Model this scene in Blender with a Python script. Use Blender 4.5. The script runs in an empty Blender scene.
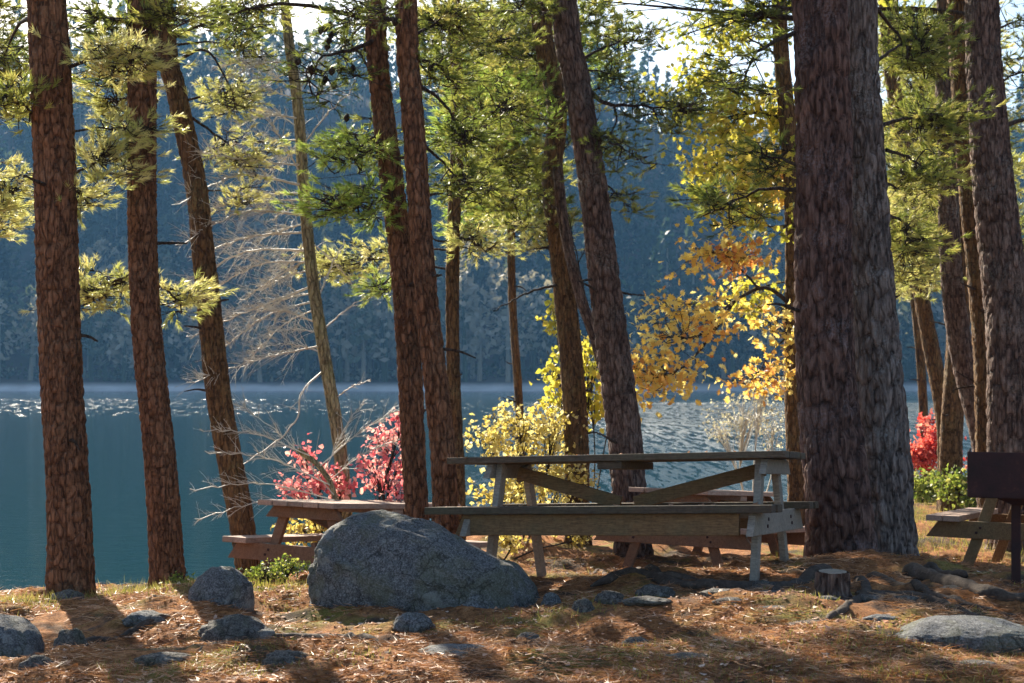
import bpy, math, random
import numpy as np
from mathutils import Vector

# ------------------------------------------------------------------ camera, sky, sun, exposure
sc = bpy.context.scene
C = sc.collection
F = 1422.2; HZ = 372.0; EYE = 1.2
cam_d = bpy.data.cameras.new("camera"); cam = bpy.data.objects.new("camera", cam_d); C.objects.link(cam)
cam.location = (0, 0, EYE); cam.rotation_euler = (math.radians(90), 0, 0)
cam_d.lens = 50; cam_d.sensor_width = 36; cam_d.shift_y = (HZ - 341.5) / 1024
cam_d.clip_start = 0.1; cam_d.clip_end = 3000
cam_d.dof.use_dof = True; cam_d.dof.focus_distance = 8.6; cam_d.dof.aperture_fstop = 5.6
sc.camera = cam

SUN_AZ, SUN_EL = math.radians(-24), math.radians(29)
w = bpy.data.worlds.new("World"); sc.world = w; w.use_nodes = True
nt = w.node_tree; nt.nodes.clear()
sky = nt.nodes.new("ShaderNodeTexSky"); sky.sky_type = 'NISHITA'; sky.sun_disc = False
sky.sun_elevation = SUN_EL; sky.sun_rotation = SUN_AZ; sky.air_density = 1.0; sky.dust_density = 1.2
bg = nt.nodes.new("ShaderNodeBackground"); bg.inputs[1].default_value = 0.07
wo = nt.nodes.new("ShaderNodeOutputWorld")
nt.links.new(sky.outputs[0], bg.inputs[0]); nt.links.new(bg.outputs[0], wo.inputs[0])
sd = bpy.data.lights.new("sun", 'SUN'); sd.energy = 5.0; sd.angle = math.radians(0.5); sd.color = (1, .89, .72)
so = bpy.data.objects.new("sun", sd); C.objects.link(so)
sv = Vector((math.sin(SUN_AZ) * math.cos(SUN_EL), math.cos(SUN_AZ) * math.cos(SUN_EL), math.sin(SUN_EL)))
so.rotation_euler = sv.to_track_quat('Z', 'Y').to_euler(); so.location = (-10, 20, 30)
sc.view_settings.view_transform = 'Standard'; sc.view_settings.look = 'None'
sc.view_settings.exposure = 1.68; sc.view_settings.gamma = 1.0
sc.render.engine = 'CYCLES'
sc.cycles.use_denoising = True
sc.cycles.max_bounces = 6; sc.cycles.transparent_max_bounces = 8; sc.cycles.volume_bounces = 1
sc.cycles.sample_clamp_indirect = 6; sc.cycles.caustics_reflective = False; sc.cycles.caustics_refractive = False

rng = np.random.default_rng(7)
random.seed(7)

# ------------------------------------------------------------------ helpers
def P(px, py, Y):
    return np.array([(px - 512) / F * Y, Y, EYE + (HZ - py) / F * Y])

def _hash(ix, iy, s):
    n = (ix * 374761393 + iy * 668265263 + s * 1442695041) & 0xffffffff
    n = ((n ^ (n >> 13)) * 1274126177) & 0xffffffff
    return ((n ^ (n >> 16)) & 0xffff) / 65535.0

def vnoise(x, y, s=0):
    x = np.asarray(x, float); y = np.asarray(y, float)
    ix = np.floor(x).astype(np.int64); iy = np.floor(y).astype(np.int64)
    fx = x - ix; fy = y - iy; fx = fx * fx * (3 - 2 * fx); fy = fy * fy * (3 - 2 * fy)
    a = _hash(ix, iy, s); b = _hash(ix + 1, iy, s); c = _hash(ix, iy + 1, s); d = _hash(ix + 1, iy + 1, s)
    return (a * (1 - fx) + b * fx) * (1 - fy) + (c * (1 - fx) + d * fx) * fy - .5

def fbm(x, y, s=0, o=4):
    r = 0; a = 1
    for k in range(o):
        r = r + a * vnoise(x * 2 ** k, y * 2 ** k, s + k); a *= .5
    return r

def sstep(a, b, x):
    t = np.clip((x - a) / (b - a), 0, 1); return t * t * (3 - 2 * t)

def noise3(p, scale, s=0, o=3):
    q = p * scale
    return (fbm(q[:, 0] + 3.1 * q[:, 2], q[:, 1], s, o) + fbm(q[:, 1] + 11, q[:, 2] + .7 * q[:, 0], s + 9, o)
            + fbm(q[:, 2] + 5, q[:, 0] - .6 * q[:, 1], s + 21, o)) / 3

class MB:
    """collects geometry into one mesh, with one float 'tone' per face"""
    def __init__(s): s.v = []; s.f = []; s.t = []; s.n = 0
    def add(s, v, f, tone=.5):
        v = np.asarray(v, float).reshape(-1, 3); f = np.asarray(f, np.int64)
        s.v.append(v); s.f.append(f + s.n); s.n += len(v)
        s.t.append(np.broadcast_to(np.asarray(tone, float), (len(f),)))
    def build(s, name, mat, parent=None, smooth=True, link=True):
        me = bpy.data.meshes.new(name)
        V = np.concatenate(s.v); nf = sum(len(f) for f in s.f)
        loops = np.concatenate([f.ravel() for f in s.f])
        tot = np.concatenate([np.full(len(f), f.shape[1]) for f in s.f])
        start = np.concatenate([[0], np.cumsum(tot)[:-1]])
        me.vertices.add(len(V)); me.vertices.foreach_set("co", V.ravel())
        me.loops.add(len(loops)); me.loops.foreach_set("vertex_index", loops.astype(np.int32))
        me.polygons.add(nf); me.polygons.foreach_set("loop_start", start.astype(np.int32))
        me.polygons.foreach_set("use_smooth", np.full(nf, smooth))
        me.update(calc_edges=True); me.validate()
        if len(me.polygons) == nf:
            at = me.attributes.new("tone", 'FLOAT', 'FACE'); at.data.foreach_set("value", np.concatenate(s.t).astype(np.float32))
        me.materials.append(mat)
        o = bpy.data.objects.new(name, me)
        C.objects.link(o)
        if parent is not None: o.parent = parent
        return o

def shift(mb, off):
    mb.v = [v - np.asarray(off) for v in mb.v]

def tag(o, label=None, cat=None, group=None, kind=None):
    if label: o['label'] = label
    if cat: o['category'] = cat
    if group: o['group'] = group
    if kind: o['kind'] = kind
    return o

def empty(name, loc, rot=(0, 0, 0)):
    o = bpy.data.objects.new(name, None); C.objects.link(o)
    o.location = loc; o.rotation_euler = rot; o.empty_display_size = .1
    return o

def smooth_path(pts, n):
    pts = np.asarray(pts, float)
    if len(pts) == 2: return pts[0] + (pts[1] - pts[0]) * np.linspace(0, 1, n)[:, None]
    p = np.vstack([2 * pts[0] - pts[1], pts, 2 * pts[-1] - pts[-2]])
    t = np.linspace(0, len(pts) - 1, n); i = np.minimum(t.astype(int), len(pts) - 2); u = (t - i)[:, None]
    a, b, c, d = p[i], p[i + 1], p[i + 2], p[i + 3]
    return .5 * ((2 * b) + (-a + c) * u + (2 * a - 5 * b + 4 * c - d) * u ** 2 + (-a + 3 * b - 3 * c + d) * u ** 3)

def tube(mb, path, rad, sides=6, tone=.5, cap=True):
    path = np.asarray(path, float); n = len(path)
    rad = np.broadcast_to(np.asarray(rad, float), (n,))
    tan = np.gradient(path, axis=0); tan /= np.linalg.norm(tan, axis=1)[:, None] + 1e-9
    ref = np.array([0., 0, 1]) if abs(tan[:, 2]).mean() < .7 else np.array([1., 0, 0])
    u = np.cross(tan, ref); u /= np.linalg.norm(u, axis=1)[:, None] + 1e-9
    v = np.cross(tan, u)
    a = np.linspace(0, 2 * np.pi, sides, endpoint=False)
    V = path[:, None] + rad[:, None, None] * (np.cos(a)[None, :, None] * u[:, None] + np.sin(a)[None, :, None] * v[:, None])
    i = np.arange(n - 1)[:, None] * sides; j = np.arange(sides)[None]; j2 = (j + 1) % sides
    Fc = np.stack([i + j, i + j2, i + sides + j2, i + sides + j], -1).reshape(-1, 4)
    mb.add(V.reshape(-1, 3), Fc, tone)

def rand_dirs(n):
    d = rng.normal(size=(n, 3)); return d / np.linalg.norm(d, axis=1)[:, None]

def needles(mb, org, dr, ln, wd, tone):
    """thin tapering blades: org (N,3), dr (N,3) unit"""
    n = len(org)
    side = np.cross(dr, rand_dirs(n)); side /= np.linalg.norm(side, axis=1)[:, None] + 1e-9
    ln = np.broadcast_to(ln, (n,))[:, None]
    V = np.stack([org - side * wd / 2, org + side * wd / 2, org + dr * ln], 1).reshape(-1, 3)
    mb.add(V, np.arange(3 * n).reshape(-1, 3), tone)

def tufts(mb, cen, dirs, k, ln, wd, tone, spread=.85):
    n = len(cen)
    c = np.repeat(cen, k, 0); d = np.repeat(dirs, k, 0) + spread * rand_dirs(n * k) * rng.uniform(.4, 1, (n * k, 1))
    d /= np.linalg.norm(d, axis=1)[:, None]
    c = c + np.repeat(dirs, k, 0) * rng.uniform(-.045, .02, (n * k, 1))
    t = np.repeat(np.broadcast_to(tone, (n,)), k) + rng.normal(0, .06, n * k)
    needles(mb, c, d, ln * rng.uniform(.65, 1.05, n * k), wd, t)

def leaves(mb, cen, size, tone, flat=False):
    """folded five-point leaves"""
    n = len(cen); size = np.broadcast_to(size, (n,))[:, None]
    d = rand_dirs(n); d[:, 2] -= .35; d /= np.linalg.norm(d, axis=1)[:, None]
    up_ = rand_dirs(n)
    if flat: d[:, 2] = rng.normal(0, .12, n); d /= np.linalg.norm(d, axis=1)[:, None]; up_ = up_ * .35 + np.array([0, 0, 1.])
    s = np.cross(d, up_); s /= np.linalg.norm(s, axis=1)[:, None]
    nn = np.cross(d, s)
    b = cen; l1 = cen + d * size * .35 + s * size * .42 + nn * size * .12; r1 = cen + d * size * .35 - s * size * .42 + nn * size * .12
    l2 = cen + d * size * .75 + s * size * .25 + nn * size * .05; r2 = cen + d * size * .75 - s * size * .25 + nn * size * .05
    tip = cen + d * size - nn * size * .08; m = cen + d * size * .5
    V = np.stack([b, l1, l2, tip, r2, r1, m], 1).reshape(-1, 3); o = np.arange(n)[:, None] * 7
    Fq = np.concatenate([o + np.array([[0, 1, 6]]), o + np.array([[1, 2, 6]]), o + np.array([[2, 3, 6]]),
                         o + np.array([[3, 4, 6]]), o + np.array([[4, 5, 6]]), o + np.array([[5, 0, 6]])])
    mb.add(V, Fq, np.tile(np.broadcast_to(tone, (n,)), 6))

def box(mb, x0, x1, y0, y1, z0, z1, tone=.5, skew=None):
    v = np.array([(x, y, z) for z in (z0, z1) for y in (y0, y1) for x in (x0, x1)], float)
    mb.add(v, [(0, 2, 3, 1), (4, 5, 7, 6), (0, 1, 5, 4), (2, 6, 7, 3), (0, 4, 6, 2), (1, 3, 7, 5)], tone)

def bevel(o, wd=.004, seg=2):
    m = o.modifiers.new("bevel", 'BEVEL'); m.width = wd; m.segments = seg; m.limit_method = 'ANGLE'
    for p in o.data.polygons: p.use_smooth = False

def oak_leaves(mb, cen, size, tone):
    n = len(cen); size = np.broadcast_to(size, (n,))[:, None]
    d = rand_dirs(n); d[:, 2] -= .4; d /= np.linalg.norm(d, axis=1)[:, None]
    s = np.cross(d, rand_dirs(n)); s /= np.linalg.norm(s, axis=1)[:, None]; nn = np.cross(d, s)
    half = [(.12, .05), (.24, .26), (.34, .12), (.50, .40), (.60, .16), (.76, .28), (.84, .08)]
    pts = [(0, 0)] + half + [(1.0, 0)] + [(a, -b) for a, b in half[::-1]]
    curl = rng.uniform(-.35, .35, (n, 1))
    V = np.stack([cen + size * (a * d + b * s + (curl * (a - .5) ** 2 * 2 + abs(b) * .35) * nn) for a, b in pts] + [cen + size * .5 * d], 1).reshape(-1, 3)
    k = len(pts); o = np.arange(n)[:, None] * (k + 1)
    mb.add(V, np.concatenate([o + np.array([[i, (i + 1) % k, k]]) for i in range(k)]), np.tile(np.broadcast_to(tone, (n,)), k))

# ------------------------------------------------------------------ materials
def new_mat(name):
    m = bpy.data.materials.new(name); m.use_nodes = True; t = m.node_tree; t.nodes.clear()
    out = t.nodes.new("ShaderNodeOutputMaterial"); return m, t, out

def N(t, typ, **kw):
    n = t.nodes.new(typ)
    for k, v in kw.items(): setattr(n, k, v)
    return n

def ramp(t, fac, stops, interp='LINEAR'):
    r = N(t, "ShaderNodeValToRGB"); r.color_ramp.interpolation = interp
    e = r.color_ramp.elements
    while len(e) < len(stops): e.new(.5)
    for i, (p, c) in enumerate(stops): e[i].position = p; e[i].color = (*c, 1)
    if fac is not None: t.links.new(fac, r.inputs[0])
    return r.outputs[0]

def noise(t, vec, scale, detail=5, rough=.6, dist=0):
    n = N(t, "ShaderNodeTexNoise"); n.inputs['Scale'].default_value = scale; n.inputs['Detail'].default_value = detail
    n.inputs['Roughness'].default_value = rough; n.inputs['Distortion'].default_value = dist
    if vec is not None: t.links.new(vec, n.inputs['Vector'])
    return n.outputs['Fac']

def mapping(t, scale=(1, 1, 1), src='Object'):
    c = N(t, "ShaderNodeTexCoord"); m = N(t, "ShaderNodeMapping"); m.inputs['Scale'].default_value = scale
    t.links.new(c.outputs[src], m.inputs['Vector']); return m.outputs[0]

def mixc(t, fac, a, b, mode='MIX'):
    m = N(t, "ShaderNodeMix", data_type='RGBA', blend_type=mode)
    if isinstance(fac, (int, float)): m.inputs[0].default_value = fac
    else: t.links.new(fac, m.inputs[0])
    for s, i in ((a, 6), (b, 7)):
        if isinstance(s, tuple): m.inputs[i].default_value = (*s, 1)
        else: t.links.new(s, m.inputs[i])
    return m.outputs[2]

def bumpn(t, h, strength, dist):
    b = N(t, "ShaderNodeBump"); b.inputs['Strength'].default_value = strength; b.inputs['Distance'].default_value = dist
    t.links.new(h, b.inputs['Height']); return b.outputs[0]

def princ(t, out, col, rough=.8, normal=None, spec=.3, metal=0):
    p = N(t, "ShaderNodeBsdfPrincipled")
    if isinstance(col, tuple): p.inputs['Base Color'].default_value = (*col, 1)
    else: t.links.new(col, p.inputs['Base Color'])
    if isinstance(rough, (int, float)): p.inputs['Roughness'].default_value = rough
    else: t.links.new(rough, p.inputs['Roughness'])
    p.inputs['Specular IOR Level'].default_value = spec; p.inputs['Metallic'].default_value = metal
    if normal is not None: t.links.new(normal, p.inputs['Normal'])
    t.links.new(p.outputs[0], out.inputs[0]); return p

def tone_attr(t):
    a = N(t, "ShaderNodeAttribute"); a.attribute_name = "tone"; return a.outputs['Fac']

def leaf_mat(name, stops, trans=.5, rough=.5):
    m, t, out = new_mat(name)
    col = ramp(t, tone_attr(t), stops)
    d = N(t, "ShaderNodeBsdfPrincipled"); d.inputs['Roughness'].default_value = rough; d.inputs['Specular IOR Level'].default_value = .35
    t.links.new(col, d.inputs['Base Color'])
    tr = N(t, "ShaderNodeBsdfTranslucent")
    t.links.new(mixc(t, 1, col, (1.0, 1.0, .75), 'MULTIPLY'), tr.inputs[0])
    mx = N(t, "ShaderNodeMixShader"); mx.inputs[0].default_value = trans
    t.links.new(d.outputs[0], mx.inputs[1]); t.links.new(tr.outputs[0], mx.inputs[2]); t.links.new(mx.outputs[0], out.inputs[0])
    return m

def bark_mat(name, dark, mid, light, lichen=(.22, .24, .18), lich=.25, crack=22):
    m, t, out = new_mat(name)
    v = mapping(t, (1, 1, .17)); v2 = mapping(t)
    n1 = noise(t, v, 26, 6, .65, .4); n2 = noise(t, v2, 2.2, 4); n3 = noise(t, v2, 60, 4, .7)
    base = ramp(t, tone_attr(t), [(0, dark), (.35, mid), (1, light)])
    c = mixc(t, n1, tuple(x * .6 for x in mid), base, 'MIX')
    sp = N(t, "ShaderNodeMath", operation='MULTIPLY'); t.links.new(ramp(t, n2, [(.5, (0, 0, 0)), (.72, (1, 1, 1))]), sp.inputs[0])
    t.links.new(ramp(t, n3, [(.45, (0, 0, 0)), (.6, (1, 1, 1))]), sp.inputs[1])
    s2 = N(t, "ShaderNodeMath", operation='MULTIPLY'); t.links.new(sp.outputs[0], s2.inputs[0]); s2.inputs[1].default_value = lich * 2
    c = mixc(t, s2.outputs[0], c, lichen)
    vr = N(t, "ShaderNodeTexVoronoi", feature='DISTANCE_TO_EDGE'); vr.inputs['Scale'].default_value = crack
    vd = N(t, "ShaderNodeVectorMath", operation='MULTIPLY_ADD'); nn = N(t, "ShaderNodeTexNoise"); nn.inputs['Scale'].default_value = 9; t.links.new(v2, nn.inputs['Vector'])
    t.links.new(nn.outputs['Color'], vd.inputs[0]); vd.inputs[1].default_value = (.06, .06, .04); t.links.new(v, vd.inputs[2]); t.links.new(vd.outputs[0], vr.inputs['Vector'])
    cr = ramp(t, vr.outputs['Distance'], [(.0, (.5, .47, .46)), (.12, (1, 1, 1))])
    c = mixc(t, 1, c, cr, 'MULTIPLY')
    fl = ramp(t, noise(t, v, 75, 4, .7), [(.35, (.62, .62, .64)), (.62, (1.25, 1.22, 1.2))])
    c = mixc(t, 1, c, fl, 'MULTIPLY')
    hh = N(t, "ShaderNodeMath", operation='MULTIPLY_ADD'); t.links.new(cr, hh.inputs[0]); hh.inputs[1].default_value = .6; t.links.new(n1, hh.inputs[2])
    princ(t, out, c, .88, bumpn(t, hh.outputs[0], 1.0, .03), .2)
    return m

BARK_RED = bark_mat("bark_red_pine", (.045, .025, .016), (.20, .095, .05), (.42, .21, .12), lich=.15)
BARK_GREY = bark_mat("bark_grey_pine", (.032, .022, .020), (.13, .085, .07), (.34, .25, .21), (.25, .27, .26), .3, 15)
BARK_ASH = bark_mat("bark_ash_grey_pine", (.04, .034, .034), (.17, .14, .13), (.38, .33, .31), (.3, .32, .33), .5, 14)
BARK_DARK = bark_mat("bark_dark_red_pine", (.024, .016, .016), (.12, .068, .056), (.28, .18, .15), (.22, .22, .26), .35, 13)
BARK_BROWN = bark_mat("bark_brown_tree", (.035, .022, .012), (.16, .09, .042), (.30, .18, .085), (.2, .2, .1), .4)
BARK_PALE = bark_mat("bark_pale_mossy", (.12, .105, .06), (.36, .31, .18), (.55, .49, .31), (.26, .3, .1), .5)
TWIG = bark_mat("twig_dark", (.03, .022, .018), (.07, .05, .04), (.12, .09, .07), lich=.1)
def pale_twig_material():
    m, t, out = new_mat("twig_pale_bark"); n = noise(t, mapping(t), 8, 4)
    princ(t, out, ramp(t, n, [(.3, (.40, .37, .31)), (.7, (.64, .61, .54))]), .6, None, .5); return m
TWIG_PALE = pale_twig_material()
PINE = leaf_mat("pine_needles", [(0, (.06, .08, .03)), (.35, (.20, .25, .06)), (.65, (.42, .45, .12)), (1, (.66, .58, .22))], .55, .4)
PINE_GREEN = leaf_mat("pine_needles_fresh", [(0, (.18, .26, .06)), (.5, (.38, .52, .12)), (1, (.62, .70, .22))], .55, .4)
PINE_PALE = leaf_mat("pine_needles_pale", [(0, (.28, .32, .10)), (.5, (.58, .60, .23)), (1, (.80, .74, .40))], .5, .35)
OAK = leaf_mat("oak_leaves_yellow", [(0, (.62, .24, .10)), (.3, (.78, .42, .12)), (.6, (.84, .62, .16)), (1, (.88, .80, .42))], .6)
OAKGREEN = leaf_mat("leaves_yellow_green", [(0, (.12, .16, .03)), (.5, (.42, .42, .07)), (1, (.78, .64, .14))], .6)
PINK = leaf_mat("leaves_pink", [(0, (.50, .07, .12)), (.5, (.72, .20, .27)), (1, (.84, .50, .52))], .55)
RED = leaf_mat("leaves_red", [(0, (.38, .03, .03)), (.5, (.68, .09, .09)), (1, (.78, .32, .28))], .55)
GOLD = leaf_mat("leaves_gold", [(0, (.30, .22, .05)), (.5, (.66, .54, .17)), (1, (.84, .78, .45))], .55)
GREENLEAF = leaf_mat("leaves_green", [(0, (.06, .10, .02)), (.5, (.20, .26, .05)), (1, (.42, .42, .12))], .5)
GRASS = leaf_mat("grass_blades", [(0, (.08, .10, .02)), (.5, (.26, .26, .06)), (1, (.50, .40, .16))], .45)
LITTER = leaf_mat("pine_straw", [(0, (.10, .045, .02)), (.5, (.42, .18, .07)), (1, (.68, .42, .26))], .25)
FALLEN = leaf_mat("fallen_leaves", [(0, (.12, .05, .025)), (.45, (.45, .20, .09)), (.8, (.66, .42, .30)), (1, (.78, .64, .54))], .3, .7)
FOREST = leaf_mat("far_forest_leaves", [(0, (.012, .03, .025)), (.5, (.035, .06, .035)), (.8, (.11, .13, .07)), (1, (.34, .30, .24))], .4, .6)

def ground_material():
    m, t, out = new_mat("pine_straw_ground")
    v = mapping(t); n1 = noise(t, v, 1.3, 5, .6, .5); n2 = noise(t, v, 14, 6, .7); n3 = noise(t, v, 90, 5, .75); n4 = noise(t, v, 2.6, 4, .6, .3)
    litter = ramp(t, n2, [(.25, (.09, .045, .025)), (.42, (.27, .12, .05)), (.58, (.47, .22, .09)), (.8, (.60, .38, .23))])
    speck = ramp(t, n3, [(.35, (.45, .4, .36)), (.5, (1, 1, 1)), (.68, (1.35, 1.3, 1.2))])
    litter = mixc(t, 1, litter, speck, 'MULTIPLY')
    moss = ramp(t, n3, [(.3, (.09, .10, .02)), (.6, (.28, .27, .06)), (.8, (.42, .38, .12))])
    c = mixc(t, ramp(t, n1, [(.5, (0, 0, 0)), (.62, (.8, .8, .8))]), litter, moss)
    dirt = ramp(t, n3, [(.3, (.035, .028, .024)), (.7, (.11, .085, .07))])
    c = mixc(t, ramp(t, n4, [(.52, (0, 0, 0)), (.62, (.85, .85, .85))]), c, dirt)
    princ(t, out, c, .95, bumpn(t, n3, .9, .03), .15); return m
GROUND = ground_material()

def hill_material():
    m, t, out = new_mat("far_shore_ground")
    g = N(t, "ShaderNodeNewGeometry"); s = N(t, "ShaderNodeSeparateXYZ"); t.links.new(g.outputs['Position'], s.inputs[0])
    n = noise(t, mapping(t), .25, 5); mr = N(t, "ShaderNodeMapRange"); mr.inputs[1].default_value = -1.1; mr.inputs[2].default_value = -.3
    t.links.new(s.outputs[2], mr.inputs[0])
    c = mixc(t, mr.outputs[0], ramp(t, n, [(.3, (.4, .38, .35)), (.7, (.62, .59, .56))]), ramp(t, n, [(.3, (.05, .045, .035)), (.7, (.12, .09, .07))]))
    princ(t, out, c, .95); return m

def rock_material(name, a, b, lichen, spots=.5):
    m, t, out = new_mat(name)
    v = mapping(t); n1 = noise(t, v, 3.5, 6, .65, .6); n2 = noise(t, v, 30, 6, .75); n3 = noise(t, v, 110, 3, .7); n4 = noise(t, v, 8, 5, .6)
    c = ramp(t, n2, [(.3, a), (.7, b)])
    c = mixc(t, 1, c, ramp(t, n3, [(.35, (.4, .4, .42)), (.5, (1, 1, 1)), (.65, (1.9, 1.9, 1.9))]), 'MULTIPLY')
    c = mixc(t, ramp(t, n1, [(.48, (0, 0, 0)), (.6, (spots,) * 3)]), c, lichen)
    c = mixc(t, ramp(t, n4, [(.58, (0, 0, 0)), (.66, (spots * .9,) * 3)]), c, (.33, .35, .33))
    vr = N(t, "ShaderNodeTexVoronoi", feature='DISTANCE_TO_EDGE'); vr.inputs['Scale'].default_value = 3.2
    vd = N(t, "ShaderNodeVectorMath", operation='MULTIPLY_ADD'); nn = N(t, "ShaderNodeTexNoise"); nn.inputs['Scale'].default_value = 5; nn.inputs['Detail'].default_value = 5; t.links.new(v, nn.inputs['Vector'])
    t.links.new(nn.outputs['Color'], vd.inputs[0]); vd.inputs[1].default_value = (.5, .5, .5); t.links.new(v, vd.inputs[2]); t.links.new(vd.outputs[0], vr.inputs['Vector'])
    c = mixc(t, 1, c, ramp(t, vr.outputs['Distance'], [(0, (.35, .35, .35)), (.025, (1, 1, 1))]), 'MULTIPLY')
    h = N(t, "ShaderNodeMath", operation='ADD'); t.links.new(n2, h.inputs[0]); t.links.new(n3, h.inputs[1])
    princ(t, out, c, .85, bumpn(t, h.outputs[0], .9, .02), .3); return m
ROCK = rock_material("granite_boulder", (.05, .055, .062), (.21, .215, .22), (.13, .135, .08), .5)
ROCK2 = rock_material("granite_lichen", (.045, .042, .038), (.17, .155, .14), (.12, .125, .08), .6)

def wood_material(name, a, b, cstain, grain=22):
    m, t, out = new_mat(name)
    v = mapping(t, (.6, 6, 6)); v2 = mapping(t)
    n1 = noise(t, v, grain, 6, .7, .6); n2 = noise(t, v2, 4, 5, .6); n3 = noise(t, v2, 45, 4, .7)
    c = ramp(t, n1, [(.3, a), (.68, b)])
    c = mixc(t, ramp(t, n2, [(.45, (0, 0, 0)), (.7, (.75, .75, .75))]), c, cstain)
    c = mixc(t, 1, c, ramp(t, tone_attr(t), [(0, (.65, .65, .65)), (1, (1.3, 1.25, 1.2))]), 'MULTIPLY')
    c = mixc(t, 1, c, ramp(t, n3, [(.3, (.7, .7, .7)), (.6, (1.05, 1.05, 1.05))]), 'MULTIPLY')
    princ(t, out, c, .8, bumpn(t, n1, .6, .006), .3); return m
WOOD_BROWN = wood_material("weathered_brown_wood", (.085, .05, .024), (.25, .155, .075), (.13, .11, .06))
WOOD_TOP = wood_material("weathered_dark_top", (.045, .034, .024), (.14, .105, .075), (.10, .10, .06))
WOOD_GREY = wood_material("weathered_grey_wood", (.15, .135, .115), (.36, .33, .29), (.22, .2, .17))
WOOD_RED = wood_material("stained_red_wood", (.12, .06, .035), (.29, .165, .10), (.18, .12, .08))
WOOD_REDTOP = wood_material("worn_red_wood_top", (.26, .17, .13), (.48, .36, .3), (.3, .24, .2))
WOOD_END = wood_material("stump_wood", (.2, .17, .13), (.42, .37, .3), (.25, .22, .18), 12)

def rust_material():
    m, t, out = new_mat("rusty_painted_steel")
    v = mapping(t); n1 = noise(t, v, 7, 6, .7, .5); n2 = noise(t, v, 50, 5, .7)
    c = ramp(t, n1, [(.35, (.018, .007, .008)), (.55, (.034, .011, .012)), (.72, (.11, .04, .022))])
    princ(t, out, c, .75, bumpn(t, n2, .5, .004), .35); return m
RUST = rust_material()

def water_material():
    m, t, out = new_mat("lake_water")
    g = N(t, "ShaderNodeNewGeometry"); s = N(t, "ShaderNodeSeparateXYZ"); t.links.new(g.outputs['Position'], s.inputs[0])
    v1 = mapping(t, (.55, 1, 1)); v2 = mapping(t, (.012, .035, 1))
    a = noise(t, v1, 4.5, 4, .65, .3); b = noise(t, v1, 7, 3, .55, .2)
    # wind: a ruffled lane over the right half of the pond, patchy elsewhere
    mx = N(t, "ShaderNodeMapRange"); mx.interpolation_type = 'SMOOTHSTEP'; mx.inputs[1].default_value = -4; mx.inputs[2].default_value = 10
    t.links.new(s.outputs[0], mx.inputs[0])
    my = N(t, "ShaderNodeMapRange"); my.interpolation_type = 'SMOOTHSTEP'; my.inputs[1].default_value = 150; my.inputs[2].default_value = 125
    t.links.new(s.outputs[1], my.inputs[0])
    w1 = N(t, "ShaderNodeMath", operation='MULTIPLY'); t.links.new(mx.outputs[0], w1.inputs[0]); t.links.new(my.outputs[0], w1.inputs[1])
    pn = ramp(t, noise(t, v2, 1, 4, .6), [(.40, (.55, .55, .55)), (.6, (1, 1, 1))])
    w2 = N(t, "ShaderNodeMath", operation='MULTIPLY'); t.links.new(w1.outputs[0], w2.inputs[0]); t.links.new(pn, w2.inputs[1])
    # a thin ruffled lane further left
    d = N(t, "ShaderNodeMath", operation='SUBTRACT'); t.links.new(s.outputs[1], d.inputs[0]); d.inputs[1].default_value = 122
    d2 = N(t, "ShaderNodeMath", operation='ABSOLUTE'); t.links.new(d.outputs[0], d2.inputs[0])
    l = N(t, "ShaderNodeMapRange"); l.inputs[1].default_value = 36; l.inputs[2].default_value = 4; l.inputs[3].default_value = 0; l.inputs[4].default_value = 1
    t.links.new(d2.outputs[0], l.inputs[0])
    w3 = N(t, "ShaderNodeMath", operation='MAXIMUM'); t.links.new(w2.outputs[0], w3.inputs[0]); t.links.new(l.outputs[0], w3.inputs[1])
    sp = noise(t, mapping(t, (3.0, .4, 1)), 1.0, 3, .8)
    spr = ramp(t, sp, [(.46, (.05, .05, .05)), (.52, (1, 1, 1))])
    far = ramp(t, noise(t, mapping(t, (1.6, .5, 1)), 1.0, 2, .6), [(.64, (0, 0, 0)), (.67, (1, 1, 1))])
    w2s = N(t, "ShaderNodeMath", operation='MULTIPLY'); t.links.new(w2.outputs[0], w2s.inputs[0]); t.links.new(spr, w2s.inputs[1])
    w3s = N(t, "ShaderNodeMath", operation='MULTIPLY'); t.links.new(l.outputs[0], w3s.inputs[0]); t.links.new(far, w3s.inputs[1])
    wt = N(t, "ShaderNodeMath", operation='MAXIMUM'); t.links.new(w2s.outputs[0], wt.inputs[0]); t.links.new(w3s.outputs[0], wt.inputs[1])
    st = N(t, "ShaderNodeMapRange"); st.inputs[3].default_value = .05; st.inputs[4].default_value = 1.0; t.links.new(wt.outputs[0], st.inputs[0])
    ro = N(t, "ShaderNodeMapRange"); ro.inputs[3].default_value = .05; ro.inputs[4].default_value = .55; t.links.new(wt.outputs[0], ro.inputs[0])
    h = N(t, "ShaderNodeMath", operation='MULTIPLY_ADD'); t.links.new(b, h.inputs[0]); h.inputs[1].default_value = .35; t.links.new(a, h.inputs[2])
    bp = N(t, "ShaderNodeBump"); dd = N(t, "ShaderNodeMapRange"); dd.inputs[1].default_value = 15; dd.inputs[2].default_value = 130; dd.inputs[3].default_value = .15; dd.inputs[4].default_value = 1.3; t.links.new(s.outputs[1], dd.inputs[0]); t.links.new(dd.outputs[0], bp.inputs['Distance']); t.links.new(st.outputs[0], bp.inputs['Strength']); t.links.new(h.outputs[0], bp.inputs['Height'])
    p = princ(t, out, (.004, .030, .034), ro.outputs[0], bp.outputs[0], .5); p.inputs['IOR'].default_value = 1.333
    return m
WATER = water_material()

# ------------------------------------------------------------------ terrain
WZ = -1.65
def shore(x):
    return 10.6 + 5.2 * sstep(-2.9, .3, x) + 6.5 * sstep(2.6, 5.5, x) + .5 * vnoise(x * .8, x * 0, 4)

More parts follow.
